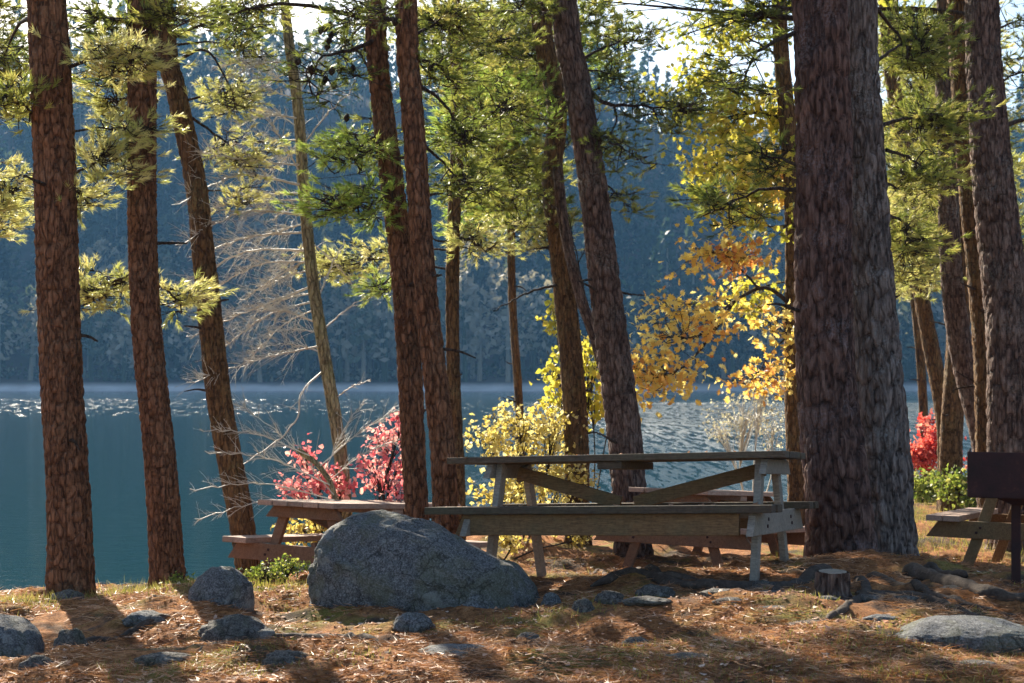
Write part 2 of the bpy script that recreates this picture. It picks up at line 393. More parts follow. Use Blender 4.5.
def gh(x, y):
    x = np.asarray(x, float); y = np.asarray(y, float)
    g = .045 * (np.clip(x, -4, 1.8) - 1.3) + .0 * y
    a = 8.4 + .3 * sstep(.8, 2.2, x) - .5 * sstep(2.6, 3.1, x)
    k = sstep(a, a + 2.6, y)
    z = g * (1 - k) + (-.5) * k
    z = z + .09 * fbm(x * .7, y * .7, 3, 3) * sstep(4, 6, y) + .05 * fbm(x * 3.5, y * 4.5, 8, 4) + .085 * fbm(x * 1.0 + 3, y * 2.6, 15, 3) + .026 * fbm(x * 12, y * 12, 5, 3)
    s = shore(x)
    z = z - 3.0 * sstep(s, s + 7, y) - .0 * x
    return z

def grid(mb, xs, ys, fz):
    X, Y = np.meshgrid(xs, ys); Z = fz(X, Y)
    nx, ny = len(xs), len(ys); i = np.arange(ny - 1)[:, None] * nx; j = np.arange(nx - 1)[None]
    Fc = np.stack([i + j, i + j + 1, i + nx + j + 1, i + nx + j], -1).reshape(-1, 4)
    mb.add(np.stack([X, Y, Z], -1).reshape(-1, 3), Fc)

def cat(*a): return np.unique(np.concatenate(a))
m = MB(); grid(m, cat(np.linspace(-400, -30, 20), np.linspace(-30, -5, 60), np.linspace(-5, 6, 420), np.linspace(6, 30, 60), np.linspace(30, 400, 20)),
     cat(np.linspace(-60, 4, 50), np.linspace(4, 13, 330), np.linspace(13, 26, 90), np.linspace(26, 212, 30)), gh)
tag(m.build("ground", GROUND), kind='structure')

def hill(x, y):
    crest = 71 - 20 * sstep(10, 60, x) + 8 * fbm(x * .012, x * 0 + 2, 5, 3)
    b = 213 + 5 * fbm(x * .02, x * 0 + 7, 3, 2)
    return WZ - .7 + .26 * np.clip(y - b, -3, 7) + crest * sstep(b + 4, 350, y) ** 1.1 + 1.2 * fbm(x * .06, y * .06, 9, 3) * sstep(b + 6, b + 20, y)
m = MB(); grid(m, np.linspace(-420, 420, 211), cat(np.linspace(205, 240, 40), np.linspace(240, 420, 60), np.linspace(420, 700, 12)), hill)
tag(m.build("hillside", hill_material()), kind='structure')
m = MB(); grid(m, np.array([-410., 410]), np.array([7., 232]), lambda X, Y: X * 0 + WZ)
tag(m.build("lake", WATER, smooth=False), kind='structure')

# far wood on the opposite slope
m = MB()
nT = 1500
ty = 219 + 170 * rng.random(nT) ** 1.25; tx = (rng.random(nT) - .5) * 2 * (ty * .42 + 25)
tz = hill(tx, ty)
for i in range(nT):
    conif = rng.random() < .38
    h = rng.uniform(13, 22) if conif else rng.uniform(9, 16); r = h * rng.uniform(.13, .18) if conif else h * rng.uniform(.24, .34)
    patch = 1.3 * float(vnoise(tx[i] * .06, ty[i] * .045, 31)); h *= rng.uniform(.75, 1.25)
    k = 130 if ty[i] < 280 else 90
    u = rng.random(k); th = rng.random(k) * 2 * np.pi
    if conif: zz = h * (.18 + .82 * u); rr = r * (1 - u) ** .8 * (.45 + .55 * rng.random(k)) + .1
    else:
        zz = h * (.25 + .75 * u); rr = r * np.sqrt(np.clip(1 - (2 * u - .9) ** 2, 0.02, 1)) * (.5 + .5 * rng.random(k))
    cen = np.stack([tx[i] + rr * np.cos(th), ty[i] + rr * np.sin(th), tz[i] + zz], -1)
    tone = np.clip(patch + rng.uniform(.0, .75) + (0 if conif else rng.uniform(.1, .4)) + rng.normal(0, .08, k), 0, 1)
    d = rand_dirs(k); s = np.cross(d, rand_dirs(k)); s /= np.linalg.norm(s, axis=1)[:, None]
    sz = rng.uniform(.5, 1.1, (k, 1)) * (1 if conif else .8)
    V = np.stack([cen - d * sz, cen + s * sz * .55, cen + d * sz, cen - s * sz * .6], 1).reshape(-1, 3)
    m.add(V, np.arange(4 * k).reshape(-1, 4), tone)
    tube(m, np.array([[tx[i], ty[i], tz[i] - .5], [tx[i] + rng.normal(0, .3), ty[i], tz[i] + h * .8]]), [.42 if ty[i] < 245 else .25, .1], 4, 1.0 if rng.random() < .4 else .6)
for i in range(260):   # low scrub along the far beach
    x = rng.uniform(-110, 110); y = 222 + rng.random() * 4; z = float(hill(x, y)); k = 26
    cen = np.array([x, y, z + .9]) + rng.normal(0, 1, (k, 3)) * np.array([1.5, 1, .55])
    d = rand_dirs(k); s = np.cross(d, rand_dirs(k)); sz = rng.uniform(.2, .5, (k, 1))
    m.add(np.stack([cen - d * sz, cen + s * sz, cen + d * sz, cen - s * sz], 1).reshape(-1, 3), np.arange(4 * k).reshape(-1, 4), rng.uniform(.4, 1))
tag(m.build("far_wood", FOREST, smooth=False), 'dark blue-green wooded slope across the lake', 'forest', kind='stuff')

# ------------------------------------------------------------------ trees
def trunk_mesh(path, rad, name, mat, parent, sides, cell=(.045, .12), depth=.012, seed=1, flare=.5, fine_top=None, knobs=()):
    """path (n,3) / rad (n,) sampled finely; plates of bark from a wrapped cell pattern"""
    n = len(path); L = np.concatenate([[0], np.cumsum(np.linalg.norm(np.diff(path, axis=0), axis=1))])
    a = np.linspace(0, 2 * np.pi, sides, endpoint=False)
    tan = np.gradient(path, axis=0); tan /= np.linalg.norm(tan, axis=1)[:, None]
    u = np.cross(tan, [0, 1., 0]); u /= np.linalg.norm(u, axis=1)[:, None]; v = np.cross(tan, u)
    r0 = rad[0]
    A, Z = np.meshgrid(a, L)
    nc = max(6, int(2 * np.pi * r0 / cell[0])); gu = A / (2 * np.pi) * nc; gv = Z / cell[1]
    gu = gu + .55 * fbm(Z * 3.0, A * 0 + seed, seed, 2) + .25 * vnoise(Z * 14, np.round(gu) % nc, seed + 2)
    iu = np.floor(gu).astype(np.int64); iv = np.floor(gv).astype(np.int64)
    f1 = np.full(A.shape, 9.); f2 = np.full(A.shape, 9.); idc = np.zeros(A.shape)
    for du in (-1, 0, 1):
        for dv in (-1, 0, 1):
            cu = iu + du; cv = iv + dv; w_ = cu % nc
            px = cu + .5 + .8 * (_hash(w_, cv, seed) - .5); py = cv + .5 + .9 * (_hash(w_, cv, seed + 5) - .5)
            d = np.hypot(gu - px, (gv - py) * .8); hsh = _hash(w_, cv, seed + 9)
            nearer = d < f1
            f2 = np.where(nearer, f1, np.minimum(f2, d)); idc = np.where(nearer, hsh, idc); f1 = np.where(nearer, d, f1)
    edge = np.clip((f2 - f1) / .42, 0, 1) ** .7
    taper = np.clip(rad / r0, .35, 1)[:, None]
    disp = 1.25 * depth * taper * (edge - .6 + .5 * (idc - .5)) + depth * .35 * vnoise(gu * 4, gv * 5, seed + 3)
    lump = .05 * rad[:, None] * np.sin(A * 2 + L[:, None] * 1.3 + seed) + .05 * rad[:, None] * np.sin(A * 3 - L[:, None] * 2.1 + 2 * seed)
    fl = flare * np.exp(-L / .16)[:, None] * (.55 + .45 * np.sin(A * 5 + seed + .8 * np.sin(A * 2)))
    R = rad[:, None] * (1 + fl) + disp + lump
    V = path[:, None] + R[..., None] * (np.cos(A)[..., None] * u[:, None] + np.sin(A)[..., None] * v[:, None])
    i = np.arange(n - 1)[:, None] * sides; j = np.arange(sides)[None]; j2 = (j + 1) % sides
    Fc = np.stack([i + j, i + j2, i + sides + j2, i + sides + j], -1).reshape(-1, 4)
    tone = np.clip(.05 + .65 * edge + .55 * (idc - .5) + .25 * vnoise(gu * 3, gv * 4, seed + 6), 0, 1)[:-1].ravel()
    mb = MB(); mb.add(V.reshape(-1, 3), Fc, tone)
    return mb.build(name, mat, parent)

class Tree:
    def __init__(s, name, label, cat_, pts, Y, wpx, bark, top=11, group=None, detail=1, leaf=PINE, twig=TWIG, upper=26, cell=(.045, .12), depth=.012, flare=.45, seed=1, Ytop=None, r_top=None, lean=0, base_drop=.12):
        bx = (pts[0][0] - 512) / F * Y; bz = float(gh(bx, Y))
        s.base = np.array([bx, Y, bz]); s.root = empty(name, tuple(s.base)); tag(s.root, label, cat_, group)
        s.leaf_mat = leaf; s.twig = twig; s.Y = Y; s.seed = seed
        w = [np.array([bx, Y, bz - base_drop])] + [P(x, y, Y) for x, y in pts[1:]]
        w = np.array(w)
        if top is not None:
            last = w[-1]; d = (w[-1] - w[-2]); d /= np.linalg.norm(d); d = d * .55 + np.array([0, 0, .45]); d /= d[2]
            hh = top - last[2]
            if hh > .3:
                w = np.vstack([w, last + d * hh * .5, last + d * np.array([.8, 1, 1]) * hh])
        seglen = np.linalg.norm(np.diff(w, axis=0), axis=1).sum()
        n = int(seglen / (.022 if detail >= 2 else .04 if detail == 1 else .09))
        p = smooth_path(w, n)
        p[:, 0] += .02 * np.sin(p[:, 2] * 1.7 + seed) * np.clip((p[:, 2] - bz), 0, 1)
        p[:, 1] += .03 * np.sin(p[:, 2] * 1.1 + 2 * seed)
        rb = wpx[0] / F * Y / 2; rt = wpx[1] / F * Y / 2; zt = P(0, 0, Y)[2]
        z = p[:, 2]
        rad = np.where(z < zt, rb + (rt - rb) * (z - bz) / (zt - bz), rt * np.clip(1 - (z - zt) / max(.5, (top or zt) - zt + .4), .12, 1) ** .8)
        s.path = p; s.rad = rad
        s.trunk = trunk_mesh(p - s.base, rad, "trunk", bark, s.root, 72 if detail >= 2 else 40 if detail == 1 else 18, cell, depth, seed, flare)
        s.fol = MB(); s.extra = {}
        s.upper_n = upper
        if upper and top: s.upper(zt + .1, top)
    def at_z(s, z):
        i = int(np.argmin(abs(s.path[:, 2] - z))); return s.path[i], s.rad[i]
    def limb_mesh(s, path, r0, r1=.004, sides=7):
        mb = MB(); n = len(path)
        path = path + .012 * np.stack([np.sin(np.arange(n) * 1.3 + s.seed), np.cos(np.arange(n) * 1.7), np.sin(np.arange(n) * 2.1 + 1)], -1) * np.linspace(0, 1, n)[:, None]
        tube(mb, path, r0 + (r1 - r0) * np.linspace(0, 1, n) ** .8, sides, .45)
        return mb, path
    def spray(s, a, b, rx, ry, n, r0=.018, dY=(0, -.3), tone=(.2, .8), droop=.06, kind='pine', mat=None, size=.062, k=30, wd=.005, mid=None, cones=0):
        """limb from px a (on trunk) to px b; foliage in an ellipsoid of rx, ry px about the outer limb"""
        Y0, Y1 = s.Y + dY[0], s.Y + dY[1]
        A = P(a[0], a[1], Y0); B = P(b[0], b[1], Y1)
        if mid is None:
            M = (A + B) / 2 + np.array([0, 0, np.linalg.norm(B - A) * droop]); w = [A, M, B]
        else: w = [A] + [P(x, y, Y0 + (Y1 - Y0) * (i + 1) / (len(mid) + 1)) for i, (x, y) in enumerate(mid)] + [B]
        npt = max(8, int(np.linalg.norm(B - A) / .05))
        mb, path = s.limb_mesh(smooth_path(w, npt), r0)
        Rx, Rz = rx / F * s.Y, ry / F * s.Y; Ry = max(.15, min(Rx, .7) * .8)
        cen = B * .6 + path[int(npt * .55)] * .4
        q = rand_dirs(n) * rng.random((n, 1)) ** .45 * np.array([Rx, Ry, Rz]) + cen
        # clump the tufts so gaps stay open
        n = int(n * (4.0 if kind == 'pine' else 1.25))
        q = rand_dirs(n) * rng.random((n, 1)) ** .45 * np.array([Rx, Ry, Rz]) + cen
        nc = max(3, n // (6 if kind == 'pine' else 3)); cc = rand_dirs(nc) * rng.random((nc, 1)) ** .4 * np.array([Rx, Ry, Rz]) + cen
        own = rng.integers(0, nc, n); q = cc[own] + (rng.normal(0, 1, (n, 3)) * (.085 if kind == 'pine' else .11)) * np.array([1.4, 1.2, .55])
        # twigs: limb -> clump centre -> tuft
        for c in range(nc):
            i = int(np.argmin(np.linalg.norm(path - cc[c], axis=1))); i = max(2, min(npt - 1, i - int(rng.integers(0, max(1, npt // 6)))))
            p0 = path[i]; mm = (p0 + cc[c]) / 2 + rng.normal(0, .03, 3)
            tube(mb, smooth_path([p0, mm, cc[c]], 7), np.linspace(.006, .003, 7), 4, .4)
        ids = rng.permutation(n)[: n]
        dirs = np.zeros((n, 3))
        for i in ids:
            c0 = cc[own[i]]; dd = q[i] - c0; l = np.linalg.norm(dd) + 1e-6; out_ = (c0 - path[0]); out_ /= np.linalg.norm(out_) + 1e-6
            dirs[i] = dd / l + .6 * out_ + np.array([0, 0, .35]); dirs[i] /= np.linalg.norm(dirs[i])
            tube(mb, np.array([c0, (c0 + q[i]) / 2 + [0, 0, -.008], q[i]]), [.003, .0025, .002], 3, .4)
        for _ in range(cones):
            c = q[int(rng.integers(0, n))]
            th = np.linspace(0, np.pi, 6); 
            tube(mb, c + np.outer(np.linspace(-.03, .03, 6), [0.2, 0, 1]), .024 * np.sin(th * .86 + .3), 7, .3)
        mb.v = [v - s.base for v in mb.v]
        mb.build("limb", s.twig, s.root)
        tn = rng.uniform(tone[0], tone[1], nc)[own] + rng.normal(0, .05, n)
        key = (mat or s.leaf_mat).name
        fm = s.extra.setdefault(key, (MB(), mat or s.leaf_mat))[0]
        if kind == 'pine': tufts(fm, q, dirs, k, size, wd, tn)
        else:
            kk = k; cen2 = np.repeat(q, kk, 0) + rng.normal(0, .075, (n * kk, 3))
            oak_leaves(fm, cen2, size * rng.uniform(.6, 1.15, n * kk), np.clip(np.repeat(tn, kk) + rng.normal(0, .12, n * kk), 0, 1))
        return path
    def bare(s, a, b, r0=.01, dY=(0, -.2), droop=.08, n=14, sub=.5, mat=None, pale=True, mid=None):
        Y0, Y1 = s.Y + dY[0], s.Y + dY[1]; A = P(*a, Y0); B = P(*b, Y1)
        w = [A, (A + B) / 2 + np.array([0, 0, np.linalg.norm(B - A) * droop]), B] if mid is None else [A] + [P(x, y, (Y0 + Y1) / 2) for x, y in mid] + [B]
        mb, path = s.limb_mesh(smooth_path(w, 22), r0 * 1.25, .004, 5)
        twigs_on(mb, path, n, sub)
        mb.v = [v - s.base for v in mb.v]; mb.build("limb", mat or s.twig, s.root)
    def upper(s, z0, z1):
        """branches above the picture, so that the tree is whole and shades what it should"""
        mb = MB(); zs = np.linspace(z0 - .25, z1 - .1, s.upper_n); th = 0.
        cs = []; ds = []
        for z in zs:
            c, r = s.at_z(z); th += 2.4 + rng.normal(0, .3); f = (z1 - z) / (z1 - z0)
            L = (.5 + 1.5 * f ** .7) * rng.uniform(.7, 1.1); d = np.array([math.cos(th), math.sin(th), .12])
            e = c + d * L + [0, 0, rng.normal(0, .1)]; path = smooth_path([c, c + d * L * .5 + [0, 0, .1], e], 7)
            tube(mb, path, np.linspace(.022, .004, 7), 5, .4)
            k = int(10 * L) + 3; t = rng.uniform(.35, 1, k); q = c + (e - c) * t[:, None] + rng.normal(0, .16, (k, 3)) * [1, 1, .5]
            cs.append(q); dd = rand_dirs(k) * .5 + d; ds.append(dd / np.linalg.norm(dd, axis=1)[:, None])
            for j in range(0, k, 2): tube(mb, np.array([c + (e - c) * t[j] * .9, q[j]]), [.005, .003], 3, .4)
        mb.v = [v - s.base for v in mb.v]; mb.build("upper_branches", s.twig, s.root)
        fm = s.extra.setdefault(s.leaf_mat.name, (MB(), s.leaf_mat))[0]
        cs = np.concatenate(cs); ds = np.concatenate(ds)
        if s.leaf_mat.name.startswith("pine"): tufts(fm, cs, ds, 12, .10, .012, rng.uniform(.1, .6, len(cs)), 1.2)
        else: leaves(fm, np.repeat(cs, 6, 0) + rng.normal(0, .09, (6 * len(cs), 3)), .09, rng.random(6 * len(cs)))
    def stubs(s, n):
        lr = np.random.default_rng(s.seed + 100)
        for _ in range(n):
            c, rr_ = s.at_z(s.base[2] + lr.uniform(.9, 3.4)); a = lr.uniform(0, 2 * np.pi); L = lr.uniform(.05, .22)
            d = np.array([math.cos(a), math.sin(a), lr.uniform(-.2, .5)]); p0 = c + d * rr_ * .8
            mb = MB(); tube(mb, smooth_path([p0, p0 + d * (rr_ * .4 + L * .5), p0 + d * (rr_ * .4 + L) + lr.normal(0, .02, 3)], 8), np.linspace(.014, .005, 8), 6, .5)
            mb.v = [v - s.base for v in mb.v]; mb.build("dead_stub", s.twig, s.root)
    def done(s):
        if s.upper_n: s.stubs(4)
        for kx, (mb, mat) in s.extra.items():
            if mb.n:
                mb.v = [v - s.base for v in mb.v]
                mb.build("foliage", mat, s.root, smooth=False)

def twigs_on(mb, path, n, sub, depth=2, r=.003, up=.15, tone=.5):
    L = np.linalg.norm(path[-1] - path[0]); npt = len(path); d0 = (path[-1] - path[0]) / (L + 1e-6)
    for _ in range(n):
        i = int(rng.uniform(.15, .98) * (npt - 1)); f = 1 - i / npt
        d = d0 * rng.uniform(.5, 1.1) + rand_dirs(1)[0] * .65 + np.array([0, 0, up]); d /= np.linalg.norm(d)
        l = sub * L * rng.uniform(.3, .8) * (.4 + .6 * f)
        p = smooth_path([path[i], path[i] + d * l * .5 + [0, 0, .04 * l], path[i] + d * l + [0, 0, -.03 * l]], 8)
        tube(mb, p, np.linspace(r, r * .35, 8), 3, tone)
        if depth > 1: twigs_on(mb, p, 4, .55, depth - 1, r * .6, up, tone)

GP = 'pine trees standing on the lake bank'
# T1
t = Tree("pine_tree", 'thick reddish pine trunk at far left, its foot at the edge of the bank', 'tree', [(71, 590), (68, 480), (60, 330), (52, 170), (45, 0)], 8.9, (45, 36), BARK_RED, 10.5, GP, 2, seed=3, cell=(.035, .075), depth=.011)
t.spray((66, 68), (128, 58), 40, 22, 42, .014, (0, -.2), (.4, 1), mat=PINE_PALE)
t.spray((68, 176), (126, 147), 30, 26, 36, .014, (0, .3), (.3, .9), mid=[(85, 168)], mat=PINE_PALE)
t.spray((66, 133), (130, 131), 36, 12, 12, .009, (0, .3), (.3, .9), mat=PINE_PALE)
t.spray((66, 190), (88, 200), 24, 22, 22, .008, (0, .3), (.4, .9), mat=PINE_PALE)
t.spray((40, 120), (6, 95), 26, 22, 24, .012, (0, -.2), (.5, 1), mat=PINE)
t.done()
# T2
t = Tree("pine_tree", 'slim reddish pine trunk second from the left, grass around its foot', 'tree', [(169, 580), (160, 450), (150, 320), (142, 170), (138, 0)], 9.5, (33, 26), BARK_RED, 11, GP, 2, seed=8, cell=(.03, .06), depth=.009)
t.spray((146, 270), (92, 300), 42, 26, 54, .012, (0, .4), (.3, 1), mat=PINE_PALE)
t.spray((148, 280), (182, 305), 26, 16, 22, .010, (0, .3), (.3, 1), mat=PINE_PALE)
t.spray((138, 28), (100, 18), 40, 16, 26, .012, (0, -.2), (.2, .8))
t.spray((140, 40), (170, 12), 34, 14, 24, .012, (0, -.3), (.2, .9))
t.spray((138, 60), (100, 75), 30, 22, 34, .012, (0, .3), (.2, .9))
t.spray((138, 100), (108, 105), 24, 20, 26, .010, (0, .3), (.3, 1), mat=PINE_PALE)
t.done()
# T3
t = Tree("pine_tree", 'bowed slim brown trunk third from the left, bending towards the lake', 'tree', [(252, 560), (240, 500), (216, 380), (203, 270), (196, 180), (178, 90), (164, 20)], 12.4, (25, 20), BARK_BROWN, 10.5, GP, 1, seed=5, cell=(.04, .10), depth=.009)
t.spray((182, 58), (238, 112), 24, 26, 22, .016, (0, -.3), (.3, .9), mid=[(205, 50), (226, 78)], mat=PINE_PALE)
t.spray((192, 118), (250, 165), 34, 30, 40, .014, (0, .3), (.3, 1), mid=[(220, 138)], mat=PINE_PALE)
t.spray((188, 100), (236, 95), 28, 26, 30, .012, (0, .3), (.3, 1), mat=PINE_PALE)
t.spray((172, 45), (255, 50), 40, 20, 30, .012, (0, .5), (.2, .9))
t.spray((168, 30), (260, 8), 50, 12, 40, .012, (0, -.4), (.1, .8))
t.spray((170, 40), (228, 20), 42, 16, 30, .014, (0, .3), (.1, .6))
t.spray((200, 190), (250, 200), 20, 12, 14, .008, (0, .3), (.5, 1), mat=PINE_PALE)
t.done()
# T4 bare tree
t = Tree("bare_tree", 'pale mossy leafless tree with fine grey twigs reaching left over the water', 'tree', [(347, 500), (340, 450), (326, 350), (314, 280), (302, 190), (296, 110), (288, 40)], 13, (15, 9), BARK_PALE, 6.0, None, 1, seed=2, cell=(.05, .12), depth=.004, upper=0, twig=TWIG_PALE)
for y, x1, y1, r in [(62, 210, 90, .008), (90, 190, 80, .008), (118, 215, 130, .008), (140, 185, 165, .009), (165, 200, 150, .008), (185, 178, 215, .011), (200, 205, 205, .009),
                  (215, 170, 250, .011), (232, 195, 262, .010), (250, 168, 300, .011), (262, 205, 300, .009), (285, 175, 330, .011), (300, 215, 345, .009), (325, 220, 320, .008), (345, 190, 375, .009)]:
    x0 = np.interp(y, [40, 110, 190, 280, 350], [288, 296, 302, 314, 326])
    t.bare((x0, y), (x1 + rng.uniform(-8, 30), y1 + rng.uniform(-14, 14)), r, (0, rng.uniform(-.9, .9)), rng.uniform(-.02, .14), 60, .5)
    t.bare((x0, y + 8), (x0 - rng.uniform(30, 80), y1 + rng.uniform(-30, 30)), r * .7, (0, rng.uniform(-.6, .6)), rng.uniform(-.05, .12), 30, .6)
for y, x1, y1, r in [(95, 345, 40, .007), (150, 352, 90, .008), (210, 372, 190, .006), (240, 365, 300, .006), (300, 345, 240, .008), (330, 380, 290, .006), (400, 372, 380, .005)]:
    x0 = np.interp(y, [40, 110, 190, 280, 350, 450], [288, 296, 302, 314, 326, 340])
    t.bare((x0, y), (x1, y1), r, (0, rng.uniform(-.5, .5)), .05, 9, .4)
t.bare((304, 200), (300, 70), .016, (0, .4), .0, 14, .3, mid=[(303, 150)])
t.bare((322, 372), (232, 470), .009, (0, -.4), 0, 12, .35, mid=[(302, 392), (296, 420), (272, 445)])
t.done()
# low pale branches beside the bare tree
t = Tree("bare_sapling", 'low leafless sapling with pale arching twigs behind the left picnic table', 'sapling', [(338, 530), (336, 500), (322, 468), (300, 450)], 12.2, (6, 4), BARK_PALE, None, None, 0, seed=4, depth=.002, upper=0, twig=TWIG_PALE, flare=.1)
for a, b, r in [((330, 485), (205, 452), .008), ((334, 500), (190, 490), .007), ((320, 466), (420, 402), .008), ((330, 480), (400, 440), .006), ((310, 456), (200, 430), .007), ((334, 505), (195, 520), .006), ((334, 495), (230, 400), .006), ((325, 470), (365, 400), .006)]:
    t.bare(a, b, r * .6, (0, rng.uniform(-.5, .3)), .08, 30, .45)
t.done()
# T5, T6
t = Tree("pine_tree", 'reddish trunk leaning left, rear one of the close pair beside the main table', 'tree', [(424, 545), (416, 460), (405, 330), (391, 180), (383, 90), (378, 0)], 10.25, (24, 21), BARK_RED, 11, GP, 2, seed=11, cell=(.035, .08), depth=.010)
t.spray((380, 38), (305, 88), 42, 26, 26, .020, (0, -.4), (0, .5), mid=[(352, 50), (322, 58)], cones=9, k=20)
t.spray((384, 90), (335, 30), 36, 28, 20, .014, (0, .4), (0, .5), cones=5, k=20)
t.spray((388, 130), (345, 162), 36, 24, 38, .012, (0, -.3), (.4, 1), mat=PINE_GREEN, k=34)
t.spray((394, 200), (338, 205), 46, 19, 50, .012, (0, -.3), (.3, 1), mat=PINE_GREEN, k=34)
t.spray((390, 110), (372, 150), 26, 34, 22, .010, (0, .4), (.1, .6), cones=4)
t.spray((402, 270), (378, 292), 14, 9, 14, .006, (0, .3), (.4, 1), mat=PINE_GREEN)
t.done()
t = Tree("pine_tree", 'grey-brown straight trunk, front one of the close pair beside the main table', 'tree', [(447, 550), (442, 460), (431, 320), (419, 180), (410, 90), (403, 0)], 9.8, (25, 21), BARK_RED, 10.5, GP, 2, seed=14, cell=(.04, .09), depth=.010)
t.spray((418, 85), (468, 158), 26, 30, 34, .016, (0, .4), (.1, .7), mid=[(438, 98), (458, 125)])
t.spray((424, 145), (482, 200), 30, 24, 34, .014, (0, .3), (.2, .8), mid=[(440, 160)])
t.spray((408, 40), (460, 20), 50, 24, 50, .014, (0, .5), (.2, .9))
t.spray((412, 60), (445, 70), 30, 26, 34, .012, (0, .4), (.2, .8))
t.spray((400, 10), (350, 14), 30, 12, 16, .012, (0, -.4), (0, .6), cones=4)
t.done()
# T7
t = Tree("slender_pine", 'slender sunlit brown trunk behind the close pair, left of the gold shrub', 'tree', [(458, 540), (457, 470), (455, 350), (453, 230), (456, 110), (455, 0)], 13.2, (15, 12), BARK_BROWN, 9, GP, 1, seed=21, cell=(.04, .09), depth=.006)
t.spray((454, 225), (485, 250), 34, 22, 40, .010, (0, -.3), (.4, 1), mat=PINE_PALE)
t.spray((455, 130), (500, 110), 48, 36, 70, .012, (0, -.4), (.2, .8))
t.spray((455, 180), (510, 165), 46, 30, 64, .012, (0, .4), (.2, .8))
t.spray((455, 60), (500, 40), 46, 30, 50, .012, (0, .4), (.2, .9))
t.spray((454, 250), (360, 262), 60, 22, 50, .012, (0, .5), (.3, 1), mat=PINE_PALE)
t.spray((454, 270), (300, 270), 50, 20, 36, .012, (0, .7), (.3, 1), mat=PINE_PALE)
t.done()
# T8
t = Tree("pine_tree", 'crooked brown trunk just left of the dark leaning one, above the gold shrub', 'tree', [(578, 540), (575, 440), (568, 330), (561, 250), (553, 180), (557, 110), (544, 50), (538, 0)], 14.5, (24, 19), BARK_BROWN, 10, GP, 1, seed=25, cell=(.05, .11), depth=.010)
t.spray((556, 130), (505, 105), 56, 40, 110, .018, (0, -.6), (.2, .7), mat=PINE_GREEN, k=30)
t.spray((554, 190), (500, 205), 52, 34, 90, .016, (0, -.5), (.2, .8))
t.spray((548, 70), (500, 40), 50, 34, 80, .016, (0, .4), (.1, .7))
t.spray((560, 230), (525, 240), 32, 20, 40, .010, (0, .4), (.4, 1), mat=PINE_PALE)
t.bare((566, 283), (492, 312), .016, (0, -.3), .06, 10, .3)
t.spray((552, 150), (590, 130), 30, 40, 30, .012, (0, .5), (.3, .9))
t.done()
# leaning stem
t = Tree("leaning_stem", 'thin weathered stem slanting between the crooked trunk and the dark one', 'tree', [(640, 540), (622, 440), (600, 350), (580, 290), (563, 220), (556, 165)], 13.9, (13, 9), BARK_GREY, None, None, 1, seed=27, cell=(.04, .1), depth=.004, upper=0, flare=.2)
t.bare((590, 320), (560, 180), .006, (0, .2), .02, 8, .3)
t.bare((575, 270), (610, 200), .005, (0, .2), .02, 8, .3)
t.done()
# T9
t = Tree("pine_tree", 'dark pine trunk leaning left behind the middle of the main table', 'tree', [(633, 556), (626, 460), (607, 310), (594, 180), (577, 80), (562, 0)], 13.0, (34, 26), BARK_GREY, 11, GP, 2, seed=31, cell=(.05, .12), depth=.014)
t.spray((590, 92), (690, 112), 48, 26, 50, .026, (0, -.5), (.0, .6), mid=[(608, 104), (645, 106)])
t.spray((614, 105), (600, 143), 20, 16, 14, .012, (0, -.1), (.0, .6), mid=[(616, 125)])
t.spray((600, 180), (630, 210), 20, 16, 14, .010, (0, .3), (.3, .9))
t.spray((580, 60), (640, 40), 50, 22, 34, .018, (0, .4), (.1, .7))
t.spray((586, 70), (620, 80), 22, 26, 24, .010, (0, .4), (.1, .6))
t.spray((596, 140), (640, 160), 34, 20, 14, .012, (0, -.5), (.2, .8))
t.spray((562, 10), (520, 8), 30, 14, 24, .012, (0, -.3), (.1, .6))
t.done()
# T10 oak
t = Tree("oak_tree", 'brown oak with golden autumn leaves hanging over the lake, left of the big trunks', 'tree', [(798, 540), (797, 440), (794, 330), (792, 230), (788, 120), (780, 0)], 14.8, (20, 15), BARK_BROWN, 9, None, 1, leaf=OAKGREEN, seed=35, cell=(.05, .12), depth=.009)
OK_ = dict(kind='leaf', mat=OAK, size=.095, k=6, tone=(.3, 1))
t.spray((793, 306), (660, 336), 44, 32, 60, .026, (0, -.9), mid=[(765, 288), (730, 304), (700, 335)], **OK_)
t.spray((735, 300), (648, 378), 46, 20, 56, .020, (-.4, -.9), mid=[(700, 350), (675, 372)], **{**OK_, 'tone': (.15, .95)})
t.spray((760, 290), (712, 250), 50, 14, 44, .014, (-.3, -.8), **{**OK_, 'tone': (.1, .8)})
t.spray((794, 330), (745, 392), 30, 14, 24, .012, (0, -.5), **{**OK_, 'tone': (.15, .95)})
t.spray((793, 300), (770, 330), 20, 34, 26, .010, (0, -.5), **OK_)
t.spray((792, 225), (735, 210), 44, 24, 44, .020, (0, -.6), mid=[(768, 226)], **{**OK_, 'mat': OAKGREEN, 'tone': (.5, 1)})
t.spray((790, 160), (720, 170), 50, 36, 110, .020, (0, -.6), **{**OK_, 'mat': OAKGREEN, 'tone': (.5, 1)})
t.spray((788, 120), (735, 115), 54, 38, 123, .018, (0, .5), **{**OK_, 'mat': OAKGREEN, 'tone': (.4, 1)})
t.spray((788, 130), (760, 190), 36, 30, 70, .012, (0, .4), **{**OK_, 'tone': (.4, 1)})
t.spray((785, 90), (690, 90), 48, 36, 78, .016, (0, .5), **{**OK_, 'mat': OAKGREEN, 'tone': (.2, .8)})
t.spray((784, 60), (720, 30), 60, 24, 56, .016, (0, .5), **{**OK_, 'mat': OAKGREEN, 'tone': (.1, .7)})
t.spray((794, 280), (730, 305), 44, 26, 30, .010, (0, .6), **{**OK_, 'mat': OAKGREEN, 'tone': (.5, 1)})
t.done()
